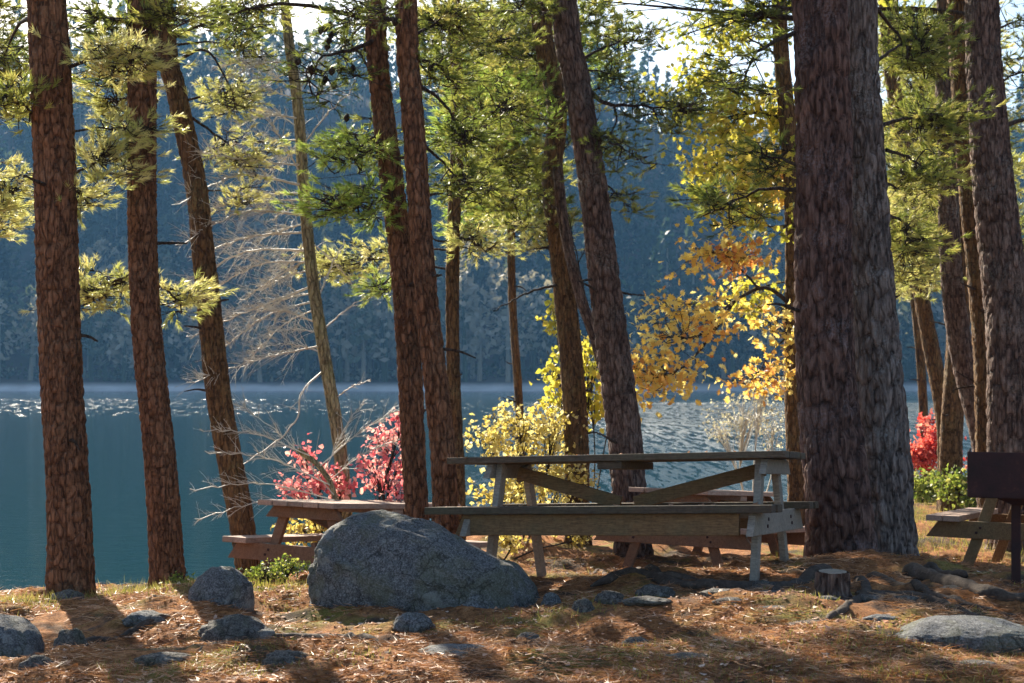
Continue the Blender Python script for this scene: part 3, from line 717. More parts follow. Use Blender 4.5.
# T11, T12
t = Tree("pine_tree", 'widest dark trunk in the view, rising just beyond the right end of the main table', 'tree', [(842, 572), (837, 480), (827, 330), (821, 160), (818, 0)], 9.55, (65, 48), BARK_DARK, 13, GP, 2, seed=41, cell=(.055, .17), depth=.022, flare=.3)
t.spray((797, 32), (744, 92), 34, 26, 18, .018, (0, -.3), (0, .5), mid=[(768, 45), (750, 62)], size=.07)
t.spray((797, 165), (758, 158), 34, 20, 16, .014, (0, .4), (0, .5), size=.07)
t.spray((799, 190), (715, 212), 46, 20, 22, .018, (0, .4), (0, .55), mid=[(760, 190)], size=.075)
t.spray((797, 10), (740, 10), 40, 12, 26, .014, (0, .3), (0, .5), size=.075)
t.done()
t = Tree("pine_tree", 'big grey furrowed trunk touching the widest one on its right side', 'tree', [(893, 562), (885, 480), (875, 330), (867, 160), (858, 0)], 10.15, (50, 35), BARK_ASH, 12.5, GP, 2, seed=44, cell=(.055, .17), depth=.020, flare=.35)
t.spray((876, 8), (925, 70), 30, 22, 34, .016, (0, .5), (.2, .8), mid=[(900, 38)])
t.spray((882, 125), (945, 122), 44, 24, 60, .018, (0, .6), (.2, .9), mid=[(910, 118)])
t.spray((886, 150), (935, 180), 40, 30, 50, .014, (0, .6), (.3, .9))
t.spray((888, 215), (905, 260), 30, 40, 54, .012, (0, .5), (.4, 1), mid=[(905, 225)])
t.spray((878, 60), (930, 40), 40, 34, 50, .014, (0, .6), (.2, .8))
t.done()
# T13
t = Tree("pine_tree", 'blue-grey shaded trunk bending down towards the rusty grill', 'tree', [(995, 520), (984, 450), (962, 350), (951, 250), (946, 160), (944, 80), (948, 0)], 15.5, (25, 18), BARK_GREY, 10, GP, 1, seed=51, cell=(.05, .12), depth=.011)
t.spray((946, 120), (905, 130), 40, 36, 70, .014, (0, -.4), (.3, .9))
t.spray((948, 190), (915, 200), 36, 30, 54, .012, (0, .5), (.4, 1), mat=PINE_PALE)
t.spray((946, 60), (905, 50), 44, 34, 66, .014, (0, .5), (.3, .9))
t.spray((952, 240), (930, 285), 24, 20, 26, .010, (0, .5), (.3, 1), mat=PINE_PALE)
t.spray((946, 100), (975, 90), 26, 40, 50, .012, (0, .5), (.2, .8))
t.done()
# T14
t = Tree("pine_tree", 'dark purplish trunk at the right edge, directly behind the rusty grill', 'tree', [(1016, 570), (1012, 480), (1003, 300), (992, 140), (982, 0)], 13.7, (46, 34), BARK_GREY, 12, GP, 2, seed=55, cell=(.05, .15), depth=.018)
t.spray((1002, 126), (1060, 120), 30, 14, 18, .03, (0, .3), (.1, .7))
t.spray((995, 30), (1040, 20), 40, 24, 34, .014, (0, .3), (.2, .8))
t.spray((990, 90), (1035, 70), 30, 30, 30, .012, (0, .4), (.2, .8))
t.done()
# T15..T17
t = Tree("pine_tree", 'reddish trunk half hidden behind the dark right-edge trunk', 'tree', [(996, 520), (990, 430), (982, 320), (973, 200), (966, 100), (958, 0)], 14.6, (28, 22), BARK_BROWN, 9.5, GP, 1, seed=61, cell=(.05, .12), depth=.012)
t.spray((968, 110), (1000, 150), 26, 60, 60, .014, (0, .5), (.3, .9))
t.spray((985, 330), (1030, 240), 30, 60, 60, .012, (0, .5), (.3, .9))
t.done()
t = Tree("slender_pine", 'slim brown trunk leaning left behind the scarlet shrub', 'tree', [(948, 478), (944, 430), (932, 350), (920, 280), (905, 170), (892, 60)], 18.5, (17, 13), BARK_BROWN, 9, GP, 1, seed=64, cell=(.05, .12), depth=.008)
t.spray((915, 240), (905, 290), 24, 22, 30, .012, (0, -.4), (.3, 1), mat=PINE_PALE, wd=.006)
t.spray((905, 170), (925, 200), 34, 44, 70, .014, (0, .4), (.3, 1), mat=PINE_PALE, wd=.006)
t.spray((900, 100), (920, 90), 40, 50, 80, .014, (0, .4), (.3, .9), wd=.006)
t.done()
t = Tree("slender_pine", 'slim upright sunlit brown trunk between the scarlet shrub and the grill', 'tree', [(951, 482), (953, 430), (956, 350), (958, 260), (964, 160), (968, 60)], 17.4, (24, 17), BARK_BROWN, 9, GP, 1, seed=67, cell=(.05, .12), depth=.008)
t.spray((958, 220), (940, 190), 40, 44, 60, .014, (0, .4), (.2, .8), wd=.006)
t.done()
t = Tree("pine_tree", 'slim pine behind the big trunks carrying the pale yellow-green foliage beside them', 'tree', [(928, 500), (922, 400), (915, 300), (908, 200), (900, 100), (896, 0)], 21, (9, 7), BARK_BROWN, 9.5, GP, 0, seed=81, depth=.006)
for cx, cy, rx, ry, n in [(905, 40, 44, 36, 110), (935, 90, 40, 36, 110), (905, 130, 40, 34, 110), (938, 170, 36, 36, 110), (905, 215, 36, 34, 110), (938, 250, 30, 30, 70), (908, 275, 26, 26, 60), (1015, 200, 30, 60, 80), (985, 60, 40, 60, 90)]:
    t.spray((908, min(cy + 10, 290)), (cx, cy), rx, ry, n, .014, (0, rng.uniform(-.8, .8)), (.3, 1), mat=PINE_PALE if rng.random() < .55 else PINE, k=26, wd=.012, size=.12)
t.done()
t = Tree("pine_tree", 'thin pine on the far side of the crooked trunk, its crown filling the middle top', 'tree', [(520, 520), (518, 400), (512, 250), (508, 100), (505, 0)], 17.5, (9, 7), BARK_BROWN, 9.5, GP, 0, seed=83, depth=.006)
for cx, cy, rx, ry, n in [(480, 60, 44, 40, 110), (530, 90, 46, 40, 120), (490, 150, 50, 36, 120), (530, 180, 44, 36, 100), (480, 215, 36, 26, 70), (540, 30, 44, 30, 80), (600, 25, 46, 24, 60), (420, 40, 40, 30, 60), (470, 15, 50, 16, 60), (560, 215, 30, 20, 30), (450, 110, 30, 40, 60), (600, 60, 34, 40, 40)]:
    t.spray((511, min(cy + 12, 250)), (cx, cy), rx, ry, n, .014, (0, rng.uniform(-.7, .7)), (.2, .9), mat=PINE_GREEN if rng.random() < .35 else PINE, k=26, wd=.010, size=.11)
t.done()
# off-frame neighbours whose branches reach in
t = Tree("pine_tree", 'pine just outside the left edge whose yellow-green branches reach into view', 'tree', [(-70, 600), (-74, 420), (-80, 200), (-84, 0)], 11, (34, 28), BARK_RED, 11, GP, 1, seed=71)
t.spray((-80, 90), (16, 72), 36, 26, 50, .02, (0, -.3), (.5, 1))
t.spray((-78, 190), (12, 190), 38, 34, 60, .02, (0, -.2), (.5, 1), mat=PINE_PALE)
t.spray((-80, 230), (8, 222), 30, 22, 40, .014, (0, .4), (.4, 1), mat=PINE_PALE)
t.spray((-80, 40), (10, 40), 36, 22, 40, .014, (0, .4), (.3, .9))
t.spray((-80, 120), (20, 104), 36, 12, 24, .014, (0, .4), (.5, 1))
t.spray((-84, 20), (14, 6), 36, 14, 30, .014, (0, .4), (.2, .8))
t.done()

# ------------------------------------------------------------------ shrubs
def shrub(name, label, cat_, px, py_base, Y, blobs, mat, n_leaf, size, stem_mat, tone=(0, 1), group=None, stems=7, kk=6, zb=None):
    bx = (px - 512) / F * Y; bz = float(gh(bx, Y)) if zb is None else zb
    base = np.array([bx, Y, bz]); root = empty(name, tuple(base)); tag(root, label, cat_, group)
    fm = MB(); sm = MB(); tot = sum(b[2] * b[3] for b in blobs)
    for (cx, cy, rx, ry) in blobs:
        cen = P(cx, cy, Y) + [0, rng.uniform(-.25, .25), 0]; k = max(6, int(n_leaf * rx * ry / tot))
        R = np.array([rx / F * Y, min(.45, rx / F * Y), ry / F * Y])
        q = cen + rand_dirs(k) * rng.random((k, 1)) ** .4 * R
        nc = max(3, k // kk); cc = cen + rand_dirs(nc) * rng.random((nc, 1)) ** .4 * R; own = rng.integers(0, nc, k)
        q = cc[own] + rng.normal(0, size * .75, (k, 3))
        tn = rng.uniform(*tone, nc)[own] + rng.normal(0, .13, k)
        leaves(fm, q, size * rng.uniform(.55, 1.1, k), np.clip(tn, 0, 1))
        hub = (base + cen) / 2 + rng.normal(0, .05, 3)
        tube(sm, smooth_path([base - [0, 0, .05], hub, cen], 9), np.linspace(.010, .005, 9), 5, .4)
        for c in range(0, nc, 2):
            tube(sm, smooth_path([hub + (cen - hub) * rng.random(), (cen + cc[c]) / 2 + rng.normal(0, .03, 3), cc[c]], 6), np.linspace(.004, .002, 6), 3, .4)
    for mb in (fm, sm): mb.v = [v - base for v in mb.v]
    sm.build("stem", stem_mat, root); fm.build("foliage", mat, root, smooth=False)
    return root
shrub("gold_shrub", 'golden yellow shrub seen above and under the left half of the main table', 'shrub', 525, 0, 14.3,
      [(520, 428, 44, 26), (490, 438, 26, 22), (555, 430, 34, 26), (530, 470, 54, 32), (500, 500, 40, 28), (565, 478, 30, 26), (540, 515, 40, 20)], GOLD, 2900, .06, TWIG, (.2, 1))
shrub("oak_sapling", 'tall thin sapling with yellow leaves rising between the crooked trunk and gold shrub', 'sapling', 590, 0, 15.2,
      [(556, 320, 12, 22), (556, 365, 12, 26), (590, 360, 26, 34), (592, 400, 22, 26), (560, 400, 16, 18), (615, 400, 16, 26)], OAKGREEN, 900, .085, TWIG, (.4, 1))
shrub("pink_shrub", 'rosy pink leaved shrub above the left table top, the one nearer the boulder crest', 'shrub', 318, 0, 12.9,
      [(302, 458, 15, 10), (325, 476, 24, 14), (300, 486, 20, 12), (342, 488, 14, 10)], PINK, 520, .06, TWIG, (.1, 1), 'pink autumn shrubs')
shrub("pink_shrub", 'taller rosy pink shrub pressed against the left side of the close pair of trunks', 'shrub', 386, 0, 12.6,
      [(386, 440, 24, 16), (402, 425, 14, 14), (372, 462, 18, 12), (398, 465, 18, 16), (380, 486, 20, 14), (400, 490, 14, 14)], PINK, 800, .055, TWIG, (.2, 1), 'pink autumn shrubs')
shrub("scarlet_shrub", 'scarlet red shrub at the water edge right of the big trunks', 'shrub', 926, 0, 20.0,
      [(922, 452, 20, 16), (935, 440, 16, 16), (910, 458, 12, 14), (944, 455, 14, 16), (928, 425, 10, 8)], RED, 1500, .075, TWIG, (.1, 1))
shrub("low_bush", 'low yellow-green bush below the scarlet shrub', 'shrub', 920, 0, 18.6, [(915, 490, 24, 15), (935, 487, 24, 13)], GREENLEAF, 900, .07, TWIG, (.4, 1), 'low green bushes')
shrub("low_bush", 'low yellow-green bush in front of the slim upright trunk, left of the grill', 'shrub', 965, 0, 16.8, [(962, 488, 22, 16), (972, 500, 14, 14)], GREENLEAF, 700, .065, TWIG, (.2, .9), 'low green bushes')
shrub("seedy_shrub", 'thin grey shrub dotted with pale seed heads, left of the oak trunk', 'shrub', 752, 0, 16.2,
      [(745, 415, 40, 26), (765, 385, 26, 24), (720, 430, 30, 14), (775, 430, 18, 24)], leaf_mat("pale_seed_leaves", [(0, (.3, .28, .22)), (1, (.72, .68, .58))], .5), 1100, .03, TWIG_PALE, (0, 1), kk=4)
shrub("gold_shrub", 'small gold and orange shrub under the left table top, beside its slanting leg', 'shrub', 305, 0, 12.6, [(300, 530, 26, 14), (318, 520, 14, 8)], GOLD, 380, .05, TWIG, (.0, .7))
shrub("green_plant", 'leafy green plant on the ground between the small and the large boulder', 'plant', 268, 0, 9.0, [(262, 578, 26, 9), (285, 572, 22, 9), (245, 586, 14, 6)], GREENLEAF, 900, .026, TWIG, (.1, 1), 'green plants on the bank')
shrub("green_plant", 'tiny leafy green plant right of the foot of the slim second trunk', 'plant', 192, 0, 9.1, [(190, 578, 14, 7)], GREENLEAF, 260, .026, TWIG, (.1, .8), 'green plants on the bank')
shrub("gold_shrub", 'gold leaved shrub low behind the seats of the main table, left of its diagonal legs', 'shrub', 500, 0, 12.9, [(505, 540, 22, 12), (580, 540, 12, 8)], GOLD, 260, .05, TWIG, (.0, .8))

# ------------------------------------------------------------------ picnic tables
def board(mb, p0, p1, wdir, wd, th, tone=.5, cut0=0, cut1=0):
    """board from p0 to p1 (centre line), width along wdir, thickness across; cut shears the ends along width"""
    p0, p1, wdir = map(lambda a: np.asarray(a, float), (p0, p1, wdir))
    ax = p1 - p0; ax /= np.linalg.norm(ax); wdir = wdir - ax * (wdir @ ax); wdir /= np.linalg.norm(wdir); n = np.cross(ax, wdir)
    v = []
    for p, c in ((p0, cut0), (p1, cut1)):
        for sw, st in ((-1, -1), (1, -1), (1, 1), (-1, 1)):
            v.append(p + wdir * wd / 2 * sw + n * th / 2 * st + ax * c * (-sw))
    mb.add(v, [(0, 1, 2, 3), (7, 6, 5, 4), (0, 4, 5, 1), (1, 5, 6, 2), (2, 6, 7, 3), (3, 7, 4, 0)], tone)

def picnic_table(label, loc, rz, tilt, L, mats, group, legx=.17, apron=True, braces='v', lshift=0, tiltx=0):
    top, frame, leg = mats
    root = empty("picnic_table", loc, (tiltx, tilt, rz)); tag(root, label, 'picnic table', group)
    def part(name, mb, mat, bv=.005):
        o = mb.build(name, mat, root, smooth=False); bevel(o, bv); return o
    m = MB()
    for i in range(5):
        y = -.30 + .15 * i; e = rng.uniform(-.012, .012, 2)
        box(m, -L / 2 + e[0], L / 2 + e[1], y - .07, y + .07, .72, .76 + rng.uniform(-.002, .002), rng.uniform(.2, .8))
    part("tabletop", m, top)
    for s in (-1, 1):
        m = MB()
        for k in (0, 1):
            y = s * (.535 + .13 * k); e = rng.uniform(-.01, .01, 2); box(m, -L / 2 + e[0], L / 2 + e[1], y - .062, y + .062, .408, .453, rng.uniform(.2, .8))
        part("seat", m, top)
    lx0 = L / 2 - legx; lx = lx0
    for sx in (-1, 1):
        lx = lx0 - (lshift if sx < 0 else 0)
        for sy in (-1, 1):
            m = MB(); board(m, (sx * lx, sy * .21, .716), (sx * lx, sy * .47, -.04), (0, 1, 0), .085, .042, rng.uniform(.4, .8)); part("leg", m, leg)
        m = MB(); xo = lx + .044
        board(m, (sx * xo, -.70, .345), (sx * xo, .70, .345), (0, 0, 1), .135, .042, .55, -.05, .05); beam = part("support_beam", m, leg)
        m = MB(); board(m, (sx * xo, -.34, .672), (sx * xo, .34, .672), (0, 0, 1), .09, .042, .5, -.04, .04); part("top_cleat", m, leg)
        for sy in (-1, 1):
            for dz in (-.02, .02):
                b = MB(); yb = sy * (.33 if dz > 0 else .36)
                tube(b, np.array([[sx * (xo + .018), yb, .345 + dz], [sx * (xo + .0262), yb, .345 + dz], [sx * (xo + .0272), yb, .345 + dz], [sx * (xo + .0273), yb, .345 + dz]]), [.011, .011, .009, .0004], 8)
                b.build("bolt", RUST, beam)
    m = MB(); box(m, -.08, .08, -.34, .34, .672, .7185, .5); part("center_cleat", m, top)
    if braces:
        for sx in (-1, 1):
            m = MB(); board(m, (sx * (lx0 - .03 - (lshift if sx < 0 else 0)), 0, .66), (sx * .04, 0, .46), (0, 0, 1), .085, .04 if sx > 0 else .038, .6)
            if sx > 0: m.v = [v + np.array([0, .042, 0]) for v in m.v]
            part("brace", m, frame)
        m = MB(); box(m, -lx0 + .025 + lshift, lx0 - .025, -.064, -.022, .36, .44, .5); part("stretcher", m, frame)
    if apron:
        for sy in (-1, 1):
            m = MB(); board(m, (-lx0 + lshift - .1, sy * .655, .343), (lx0 - .03, sy * .655, .343), (0, 0, 1), .125, .04, .6, -.03, .0); part("apron", m, frame)
    return root
R = math.radians
picnic_table('weathered brown picnic table in the foreground, right of the large boulder', (.73, 8.93, -.085), R(-22), R(-2.4), 2.14, (WOOD_TOP, WOOD_BROWN, WOOD_GREY), 'wooden picnic tables', lshift=.14, tiltx=R(-4))
def by_end(px, Y, zg, rz, L):   # centre of a table whose near end's middle is at px, depth Y
    ax = np.array([math.cos(rz), math.sin(rz)]); c = np.array([(px - 512) / F * Y, Y]) + ax * L / 2
    return (c[0], c[1], zg)
picnic_table('reddish picnic table partly hidden behind the large boulder', by_end(290, 11.0, -.64, R(60), 1.83), R(60), R(4.7), 1.83, (WOOD_REDTOP, WOOD_RED, WOOD_RED), 'wooden picnic tables', apron=False)
picnic_table('reddish picnic table on the sunny ground right behind the main table', by_end(665, 12.1, -.63, R(60), 1.83), R(60), R(4.7), 1.83, (WOOD_REDTOP, WOOD_RED, WOOD_RED), 'wooden picnic tables', apron=False)
picnic_table('dark shaded picnic table at the right edge behind the rusty grill', by_end(1022, 10.9, -.43, R(62), 1.83), R(62), R(3), 1.83, (WOOD_REDTOP, WOOD_RED, WOOD_BROWN), 'wooden picnic tables', apron=False)

# ------------------------------------------------------------------ park grill
gx = (1016 - 512) / F * 7.9; gz = float(gh(gx, 7.9))
g = empty("park_grill", (gx, 7.9, gz), (0, 0, R(-20))); tag(g, 'rusty maroon steel park grill on a single post at the right edge', 'grill')
zt = EYE + (HZ - 452) / F * 7.75 - gz; zb = EYE + (HZ - 497) / F * 7.75 - gz
m = MB(); W, D = .25, .22
box(m, -W, W, -D, -D + .006, zb, zt); box(m, -W, -W + .006, -D + .0062, D, zb, zt); box(m, W - .006, W, -D + .0062, D, zb, zt)
box(m, -W + .0062, W - .0062, -D + .0062, D, zb - .0062, zb - .0002)
v = np.array([(-.10, -D + .03, zb - .007), (W - .01, -D + .03, zb - .007), (W - .01, D - .03, zb - .007), (-.10, D - .03, zb - .007),
              (-.02, -D + .07, zb - .045), (W - .06, -D + .07, zb - .045), (W - .06, D - .07, zb - .045), (-.02, D - .07, zb - .045)])
m.add(v, [(0, 1, 5, 4), (1, 2, 6, 5), (2, 3, 7, 6), (3, 0, 4, 7), (4, 5, 6, 7)])
bevel(m.build("firebox", RUST, g, smooth=False), .002)
m = MB()
for i in range(11): tube(m, np.array([[-W + .03 + .042 * i, -D + .01, zt - .05], [-W + .03 + .042 * i, D - .01, zt - .05]]), .005, 6)
for y in (-D + .012, D - .012): tube(m, np.array([[-W + .01, y, zt - .06], [W - .01, y, zt - .06]]), .006, 6)
m.build("grate", RUST, g)
m = MB()
box(m, -.025, .025, -.025, .025, -.2, zb - .0452); bevel(m.build("post", RUST, g, smooth=False), .003)
m = MB(); tube(m, smooth_path([[.07, D - .01, zt - .05], [.07, D + .10, zt - .045], [.0, D + .13, zt - .04], [-.07, D + .10, zt - .045], [-.07, D - .01, zt - .05]], 16), .006, 6); m.build("handle", RUST, g)

# ------------------------------------------------------------------ boulders and stones
def ico(sub):
    me = bpy.data.meshes.new("tmp"); import bmesh
    b = bmesh.new(); bmesh.ops.create_icosphere(b, subdivisions=sub, radius=1); b.to_mesh(me); b.free()
    V = np.array([v.co[:] for v in me.vertices]); Fc = np.array([p.vertices[:] for p in me.polygons]); bpy.data.meshes.remove(me); return V, Fc
ICO = {k: ico(k) for k in (4, 5, 6)}
def stone(name, label, x0, x1, ytop, ybot, Y, mat=ROCK, sub=5, depth=None, prof=None, rough=.12, seed=1, group='grey stones on the pine straw', sink=.3, facet=.5, cat_='boulder', zfoot=None):
    V, Fc = ICO[sub]; V = V.copy()
    cx = ((x0 + x1) / 2 - 512) / F * Y; hw = (x1 - x0) / 2 / F * Y
    zf = float(gh(cx, Y)) if zfoot is None else zfoot; zt = EYE + (HZ - ytop) / F * Y; H = max(.02, zt - zf); D = depth or hw * .7
    # facet the ball by clipping with random planes, then roughen
    r = np.ones(len(V)); lr = np.random.default_rng(seed)
    for _ in range(16):
        d = lr.normal(size=3); d /= np.linalg.norm(d); lim = lr.uniform(.78, .97) 
        proj = V @ d; r = np.where(proj * r > lim, r * (1 - facet) + facet * lim / np.maximum(proj, .01), r)
    r = r * (1 + rough * 1.3 * noise3(V, 1.6, seed) + rough * .7 * noise3(V, 5, seed + 3) + rough * .35 * noise3(V, 16, seed + 5, 3))
    V = V * r[:, None]
    V[:, 0] /= abs(V[:, 0]).max(); V[:, 1] /= abs(V[:, 1]).max(); V[:, 2] /= V[:, 2].max()
    z = V[:, 2].copy()
    top = 1.0
    if prof is not None:
        top = np.interp(V[:, 0], np.linspace(-1, 1, len(prof)), prof)
        sh = np.sqrt(np.clip(1 - V[:, 0] ** 2, .05, 1)); z = np.where(z > 0, z / np.maximum(sh, .35), z); z = np.clip(z, -1, 1.03)
    zz = np.where(z > 0, z * top * H, z * (H * sink + .03))
    W = np.stack([V[:, 0] * hw, V[:, 1] * D, zz], -1)
    mb = MB(); mb.add(W, Fc); o = mb.build(name, mat); o.location = (cx, Y, zf); tag(o, label, cat_, group); return o
stone("boulder", 'large grey boulder with a high rounded left side, in front of the left table', 303, 542, 514, 603, 8.15, ROCK, 6, .36, [.35, .80, .95, 1.0, 1.0, .95, .85, .72, .58, .42, .1], .13, 5, 'grey boulders', facet=.6)
stone("boulder", 'small dark grey boulder left of the large one', 188, 255, 566, 604, 8.1, ROCK, 5, .15, [.35, .75, .95, 1, .98, .85, .5], .10, 12, 'grey boulders')
stone("boulder", 'low round dark boulder cut by the left edge of the view', -32, 42, 616, 646, 6.95, ROCK, 5, .25, [.5, .9, 1, 1, .97, .8, .4], .08, 14, 'grey boulders')
stone("boulder", 'low broad lichened boulder at the lower right corner', 888, 1048, 617, 664, 6.3, ROCK, 6, .3, [.2, .6, .88, 1, 1, .95, .85, .7, .45], .08, 17, 'grey boulders')
S = 'stone'
for k, (lab, x0, x1, yt, Y) in enumerate([
        ('jagged flat grey stone just below the small dark boulder', 196, 276, 614, 7.2),
        ('flat greenish stone left of the jagged one below the small boulder', 118, 172, 610, 7.5),
        ('flat pale stone at the foot of the thick far-left trunk', 48, 86, 589, 8.45),
        ('flat bluish stone near the bottom edge under the greenish stone', 134, 192, 652, 6.35),
        ('dark low slab at the bottom, left of the middle', 412, 500, 652, 6.3),
        ('small round pale stone alone on sunlit ground below the large boulder', 514, 540, 632, 6.75),
        ('small dark wedge stone right of the small round pale one', 618, 656, 637, 6.6),
        ('low mossy slab under the right end of the main table', 745, 800, 600, 7.6),
        ('grey slab in the shade below the tree stump', 752, 792, 621, 7.0),
        ('pale flat stone behind the lower right boulder, beside the surface root', 930, 985, 595, 7.75),
        ('dark stone left of the lower right boulder', 862, 902, 622, 6.8),
        ('tiny dark stone at the bottom right below the lower right boulder', 955, 1000, 668, 5.75),
        ('grey mossy slab left of the tree stump', 700, 745, 607, 7.35),
        ('thin dark slab under the large boulder toward the bottom edge', 390, 436, 612, 7.2),
        ('low dark stone at the bottom left corner', 18, 56, 655, 6.35),
        ('flat stone in shade between the table and the small wedge stone', 620, 672, 608, 7.3),
        ('little stone hugging the right tip of the large boulder', 540, 562, 592, 7.9),
        ('small grey stone right of the stump in the shade', 850, 892, 606, 7.4)]):
    stone("stone", lab, x0, x1, yt, 0, Y, ROCK2 if k % 3 != 1 else ROCK, 4, None, None, .28, 30 + k, facet=.7, cat_='stone')

for k, (lab, px, py, hw, Yk) in enumerate([
        ('little grey stone just left of the tree stump', 800, 596, 12, 7.75), ('flat grey stone under the right end of the main table seat, between its legs', 765, 586, 20, 7.95),
        ('narrow mossy stone under the middle of the main table', 655, 590, 22, 7.85), ('small rounded stone below the diagonal braces of the main table, in shade', 610, 596, 16, 7.7),
        ('dark stone between the large boulder tip and the main table shadow', 582, 604, 14, 7.4), ('small mossy stone in front of the main table right legs', 730, 614, 18, 7.15),
        ('pale chip of stone directly below the tree stump', 826, 610, 14, 7.2), ('low stone in shade halfway between the stump and the bottom edge', 812, 634, 24, 6.7),
        ('small stone just above the lower right boulder', 905, 606, 14, 7.3), ('low dark slab at the bottom edge right of the middle', 690, 662, 26, 6.15),
        ('low dark slab under the left-hand edge boulder, near the bottom left', 70, 634, 22, 6.9), ('thin slab of stone at the bottom left of the middle', 290, 656, 30, 6.25)]):
    stone("stone", lab, px - hw, px + hw, py - 6, 0, Yk, ROCK2, 4, None, None, .3, 80 + k, facet=.7, cat_='stone')
# stump
sxp = (833 - 512) / F * 7.5; sz = float(gh(sxp, 7.5)); root = empty("tree_stump", (sxp, 7.5, sz)); tag(root, 'short sawn grey tree stump at the foot of the widest trunk', 'stump')
n = 22; zz = np.linspace(-.06, .165, n); path = np.stack([0 * zz, 0 * zz, zz], -1)
trunk_mesh(path, np.linspace(.088, .076, n), "trunk", BARK_GREY, root, 48, (.04, .15), .014, 77, .35)
m = MB(); a = np.linspace(0, 2 * np.pi, 24, endpoint=False); rr = .073 + .003 * np.sin(a * 5)
m.add(np.vstack([np.stack([rr * np.cos(a), rr * np.sin(a), 0 * a + .1655 + .004 * np.sin(a)], -1), [[0, 0, .162]]]), [(i, (i + 1) % 24, 24) for i in range(24)])
m.build("cut_face", WOOD_END, root, smooth=False)

# surface roots (each a root of its own on the ground)
def root_material():
    m, t, out = new_mat("root_bark"); v = mapping(t); n1 = noise(t, v, 12, 6, .7); n2 = noise(t, v, 60, 4, .7)
    c = mixc(t, 1, ramp(t, n1, [(.3, (.03, .022, .017)), (.6, (.085, .062, .048)), (.75, (.19, .17, .15))]), ramp(t, n2, [(.3, (.6, .6, .6)), (.65, (1.3, 1.3, 1.3))]), 'MULTIPLY')
    princ(t, out, c, .85, bumpn(t, n2, .8, .01), .25); return m
ROOTM = root_material()
def groot(lab, pts, r0, r1, mat=ROOTM, seed=1):
    w = []
    for x, y in pts:
        Y = 8.0
        for _ in range(12):
            X = (x - 512) / F * Y; Y = (EYE - float(gh(X, Y))) * F / (y - HZ)
        w.append((X, Y, float(gh(X, Y))))
    w = np.array(w); p = smooth_path(w, 60); zg = np.pad(gh(p[:, 0], p[:, 1]), 7, mode='edge'); zg = np.convolve(zg, np.ones(15) / 15, 'valid'); p[:, 2] = np.maximum(zg, gh(p[:, 0], p[:, 1]) - r0 * .4) + .008 * np.sin(np.arange(60) * .2 + seed) + .004
    rad = 1.2 * np.linspace(r0, r1, 60) * (1 + .06 * np.sin(np.arange(60) * .45 + seed)); rad = rad * np.clip(np.minimum(np.arange(60) + .3, 59.3 - np.arange(60)) / 5, 0, 1) ** .5; base = p[0].copy()
    mb = MB(); tube(mb, p - base, rad, 12, .5); v = mb.v[0]; mb.v[0] = v + .022 * noise3(v, 15, seed)[:, None] * np.array([1, 1, 1])
    o = mb.build("surface_root", mat); o.location = base; tag(o, lab, 'root', 'roots on the ground')
groot('thick dark root running right from the big grey trunk past the right table', [(905, 572), (940, 580), (985, 592), (1030, 596)], .05, .025, seed=1)
groot('long thin root curving from the stump toward the lower right boulder', [(850, 592), (890, 596), (930, 603), (975, 618), (1010, 632)], .03, .014, seed=2)
groot('dark root lying left of the main table right legs', [(795, 585), (740, 590), (690, 588), (640, 582), (590, 590)], .042, .02, seed=3)
groot('dark forked root under the middle of the main table', [(700, 580), (640, 574), (600, 572), (560, 580)], .032, .016, seed=4)
groot('short root at the foot of the widest trunk pointing at the stump', [(830, 574), (800, 584), (770, 592)], .05, .02, seed=5)
groot('pale ridged root running from the widest trunk toward the grill post', [(870, 578), (900, 586), (950, 604), (1000, 606)], .032, .014, seed=8)
groot('short knuckled root at the right foot of the big grey trunk', [(915, 566), (935, 574), (960, 577)], .04, .02, seed=9)
groot('root snaking from the widest trunk down past the right side of the stump', [(856, 578), (866, 596), (850, 612), (820, 622)], .03, .012, seed=10)
groot('faint root across the sunny ground at the lower left', [(150, 634), (110, 640), (60, 648)], .022, .01, seed=6)
groot('long low root below the jagged flat stone', [(380, 640), (310, 636), (240, 640), (200, 650)], .022, .01, seed=7)

# ------------------------------------------------------------------ litter, leaves, grass
def scatter(n, x=(-3.4, 4.2), y=(5.0, 13), pw=1.6):
    yy = y[0] + (y[1] - y[0]) * rng.random(n) ** pw; xx = (rng.random(n) - .5) * 2 * (yy * .40); xx = np.clip(xx, x[0] - 1, x[1] + 1)
    return xx, yy
xx, yy = scatter(120000); z = gh(xx, yy); dens = fbm(xx * 1.2, yy * 1.2, 77, 3)
keep = (dens > -.25) ; xx, yy, z = xx[keep], yy[keep], z[keep]; n = len(xx)
th = rng.random(n) * 2 * np.pi; d = np.stack([np.cos(th), np.sin(th), rng.uniform(-.06, .28, n)], -1); d /= np.linalg.norm(d, axis=1)[:, None]
m = MB(); needles(m, np.stack([xx, yy, z + .004], -1), d, rng.uniform(.04, .10, n), .004, np.clip(rng.normal(.5, .3, n) + .8 * fbm(xx * 2, yy * 3, 55, 3), 0, 1))
tag(m.build("pine_straw", LITTER, smooth=False), 'orange-brown pine straw covering the ground', 'pine straw', kind='stuff')
xx, yy = scatter(16000, pw=1.4); z = gh(xx, yy); keep = fbm(xx * .9 + 4, yy * .9, 13, 3) > -.12; xx, yy, z = xx[keep], yy[keep], z[keep]
m = MB(); leaves(m, np.stack([xx, yy, z + .006], -1), rng.uniform(.014, .038, len(xx)), rng.random(len(xx)) ** 1.3, True)
bpy.context.view_layer.update()
mt = [o for o in C.objects if o.name == 'picnic_table'][0].matrix_world
q = [mt @ Vector((rng.uniform(-1, 1), rng.choice([-.34, -.2, -.62, -.58, .1]) + rng.uniform(-.02, .02), 0)) for _ in range(70)]
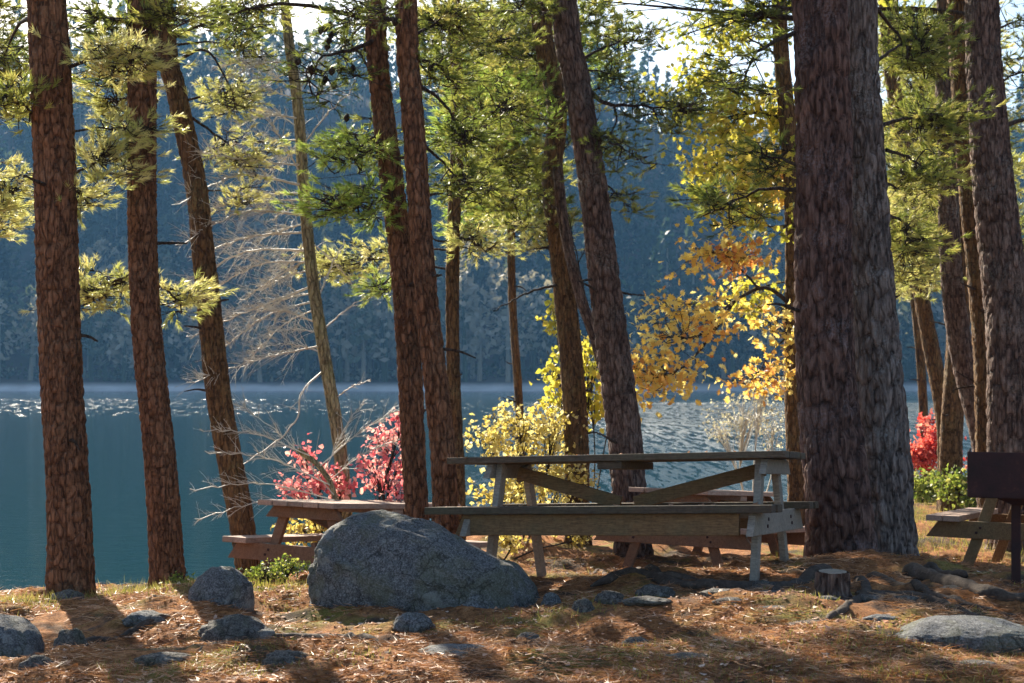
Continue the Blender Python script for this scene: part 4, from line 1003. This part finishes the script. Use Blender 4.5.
for i, p_ in enumerate(q):
    loc = mt.inverted() @ p_; zt_ = .763 if abs(loc.y) < .4 else .456; q[i] = mt @ Vector((loc.x, loc.y, zt_))
leaves(m, np.array([list(p_) for p_ in q]), rng.uniform(.02, .045, len(q)), rng.random(len(q)), True)
tag(m.build("fallen_leaves", FALLEN, smooth=False), 'small dry brown and pinkish leaves scattered on the ground', 'fallen leaves', kind='stuff')
def grass(lab, cx, cy, n, h=(.03, .08), tone=(.2, 1)):
    z = gh(cx, cy); d = np.stack([rng.normal(0, .4, n), rng.normal(0, .4, n), np.ones(n)], -1); d /= np.linalg.norm(d, axis=1)[:, None]
    m.add; needles(m, np.stack([cx, cy, z - .004], -1), d, rng.uniform(*h, n), .005, rng.uniform(*tone, n))
m = MB()
xx, yy = scatter(50000, pw=1.3); g_ = fbm(xx * 1.3 + 9, yy * 1.3, 21, 3); k = g_ > .16; grass('', xx[k], yy[k], int(k.sum()), (.012, .04), (0, .9))
for (px, py, Y, sx, sy, n, h) in [(170, 578, 9.3, .16, .12, 420, (.05, .15)), (120, 588, 8.9, .35, .15, 300, (.03, .08)), (8, 600, 8.3, .2, .2, 500, (.03, .09)), (60, 594, 8.6, .5, .12, 500, (.03, .09)), (210, 588, 8.8, .3, .12, 400, (.03, .08)), (250, 585, 9.0, .3, .2, 500, (.03, .09)), (215, 580, 9.1, .2, .1, 300, (.04, .1)),
                               (940, 510, 15.8, 1.2, 1.6, 5000, (.05, .14)), (910, 520, 13.5, .6, .8, 1200, (.04, .1)), (535, 612, 7.4, .2, .15, 260, (.02, .05)), (500, 560, 11, .8, .6, 1200, (.04, .1)), (300, 570, 9.4, .4, .3, 500, (.04, .1))]:
    cx = (px - 512) / F * Y + rng.normal(0, sx, n); cy = Y + rng.normal(0, sy, n); grass('', cx, cy, n, h, (.2, 1))
tag(m.build("grass", GRASS, smooth=False), 'yellow-green grass and moss tufts on the bank', 'grass', kind='stuff')

# ------------------------------------------------------------------ air
m = MB(); box(m, -380, 380, -40, 640, -6, 110)
hz = m.build("haze", None, smooth=False); hz.data.materials.clear()
hm, t, out = new_mat("haze_air"); vol = N(t, "ShaderNodeVolumePrincipled"); vol.inputs['Color'].default_value = (.20, .48, .90, 1)
vol.inputs['Density'].default_value = .0003; vol.inputs['Anisotropy'].default_value = .2
t.links.new(vol.outputs[0], out.inputs['Volume']); hz.data.materials.append(hm)
tag(hz, 'blue haze over the lake', 'haze', kind='stuff')
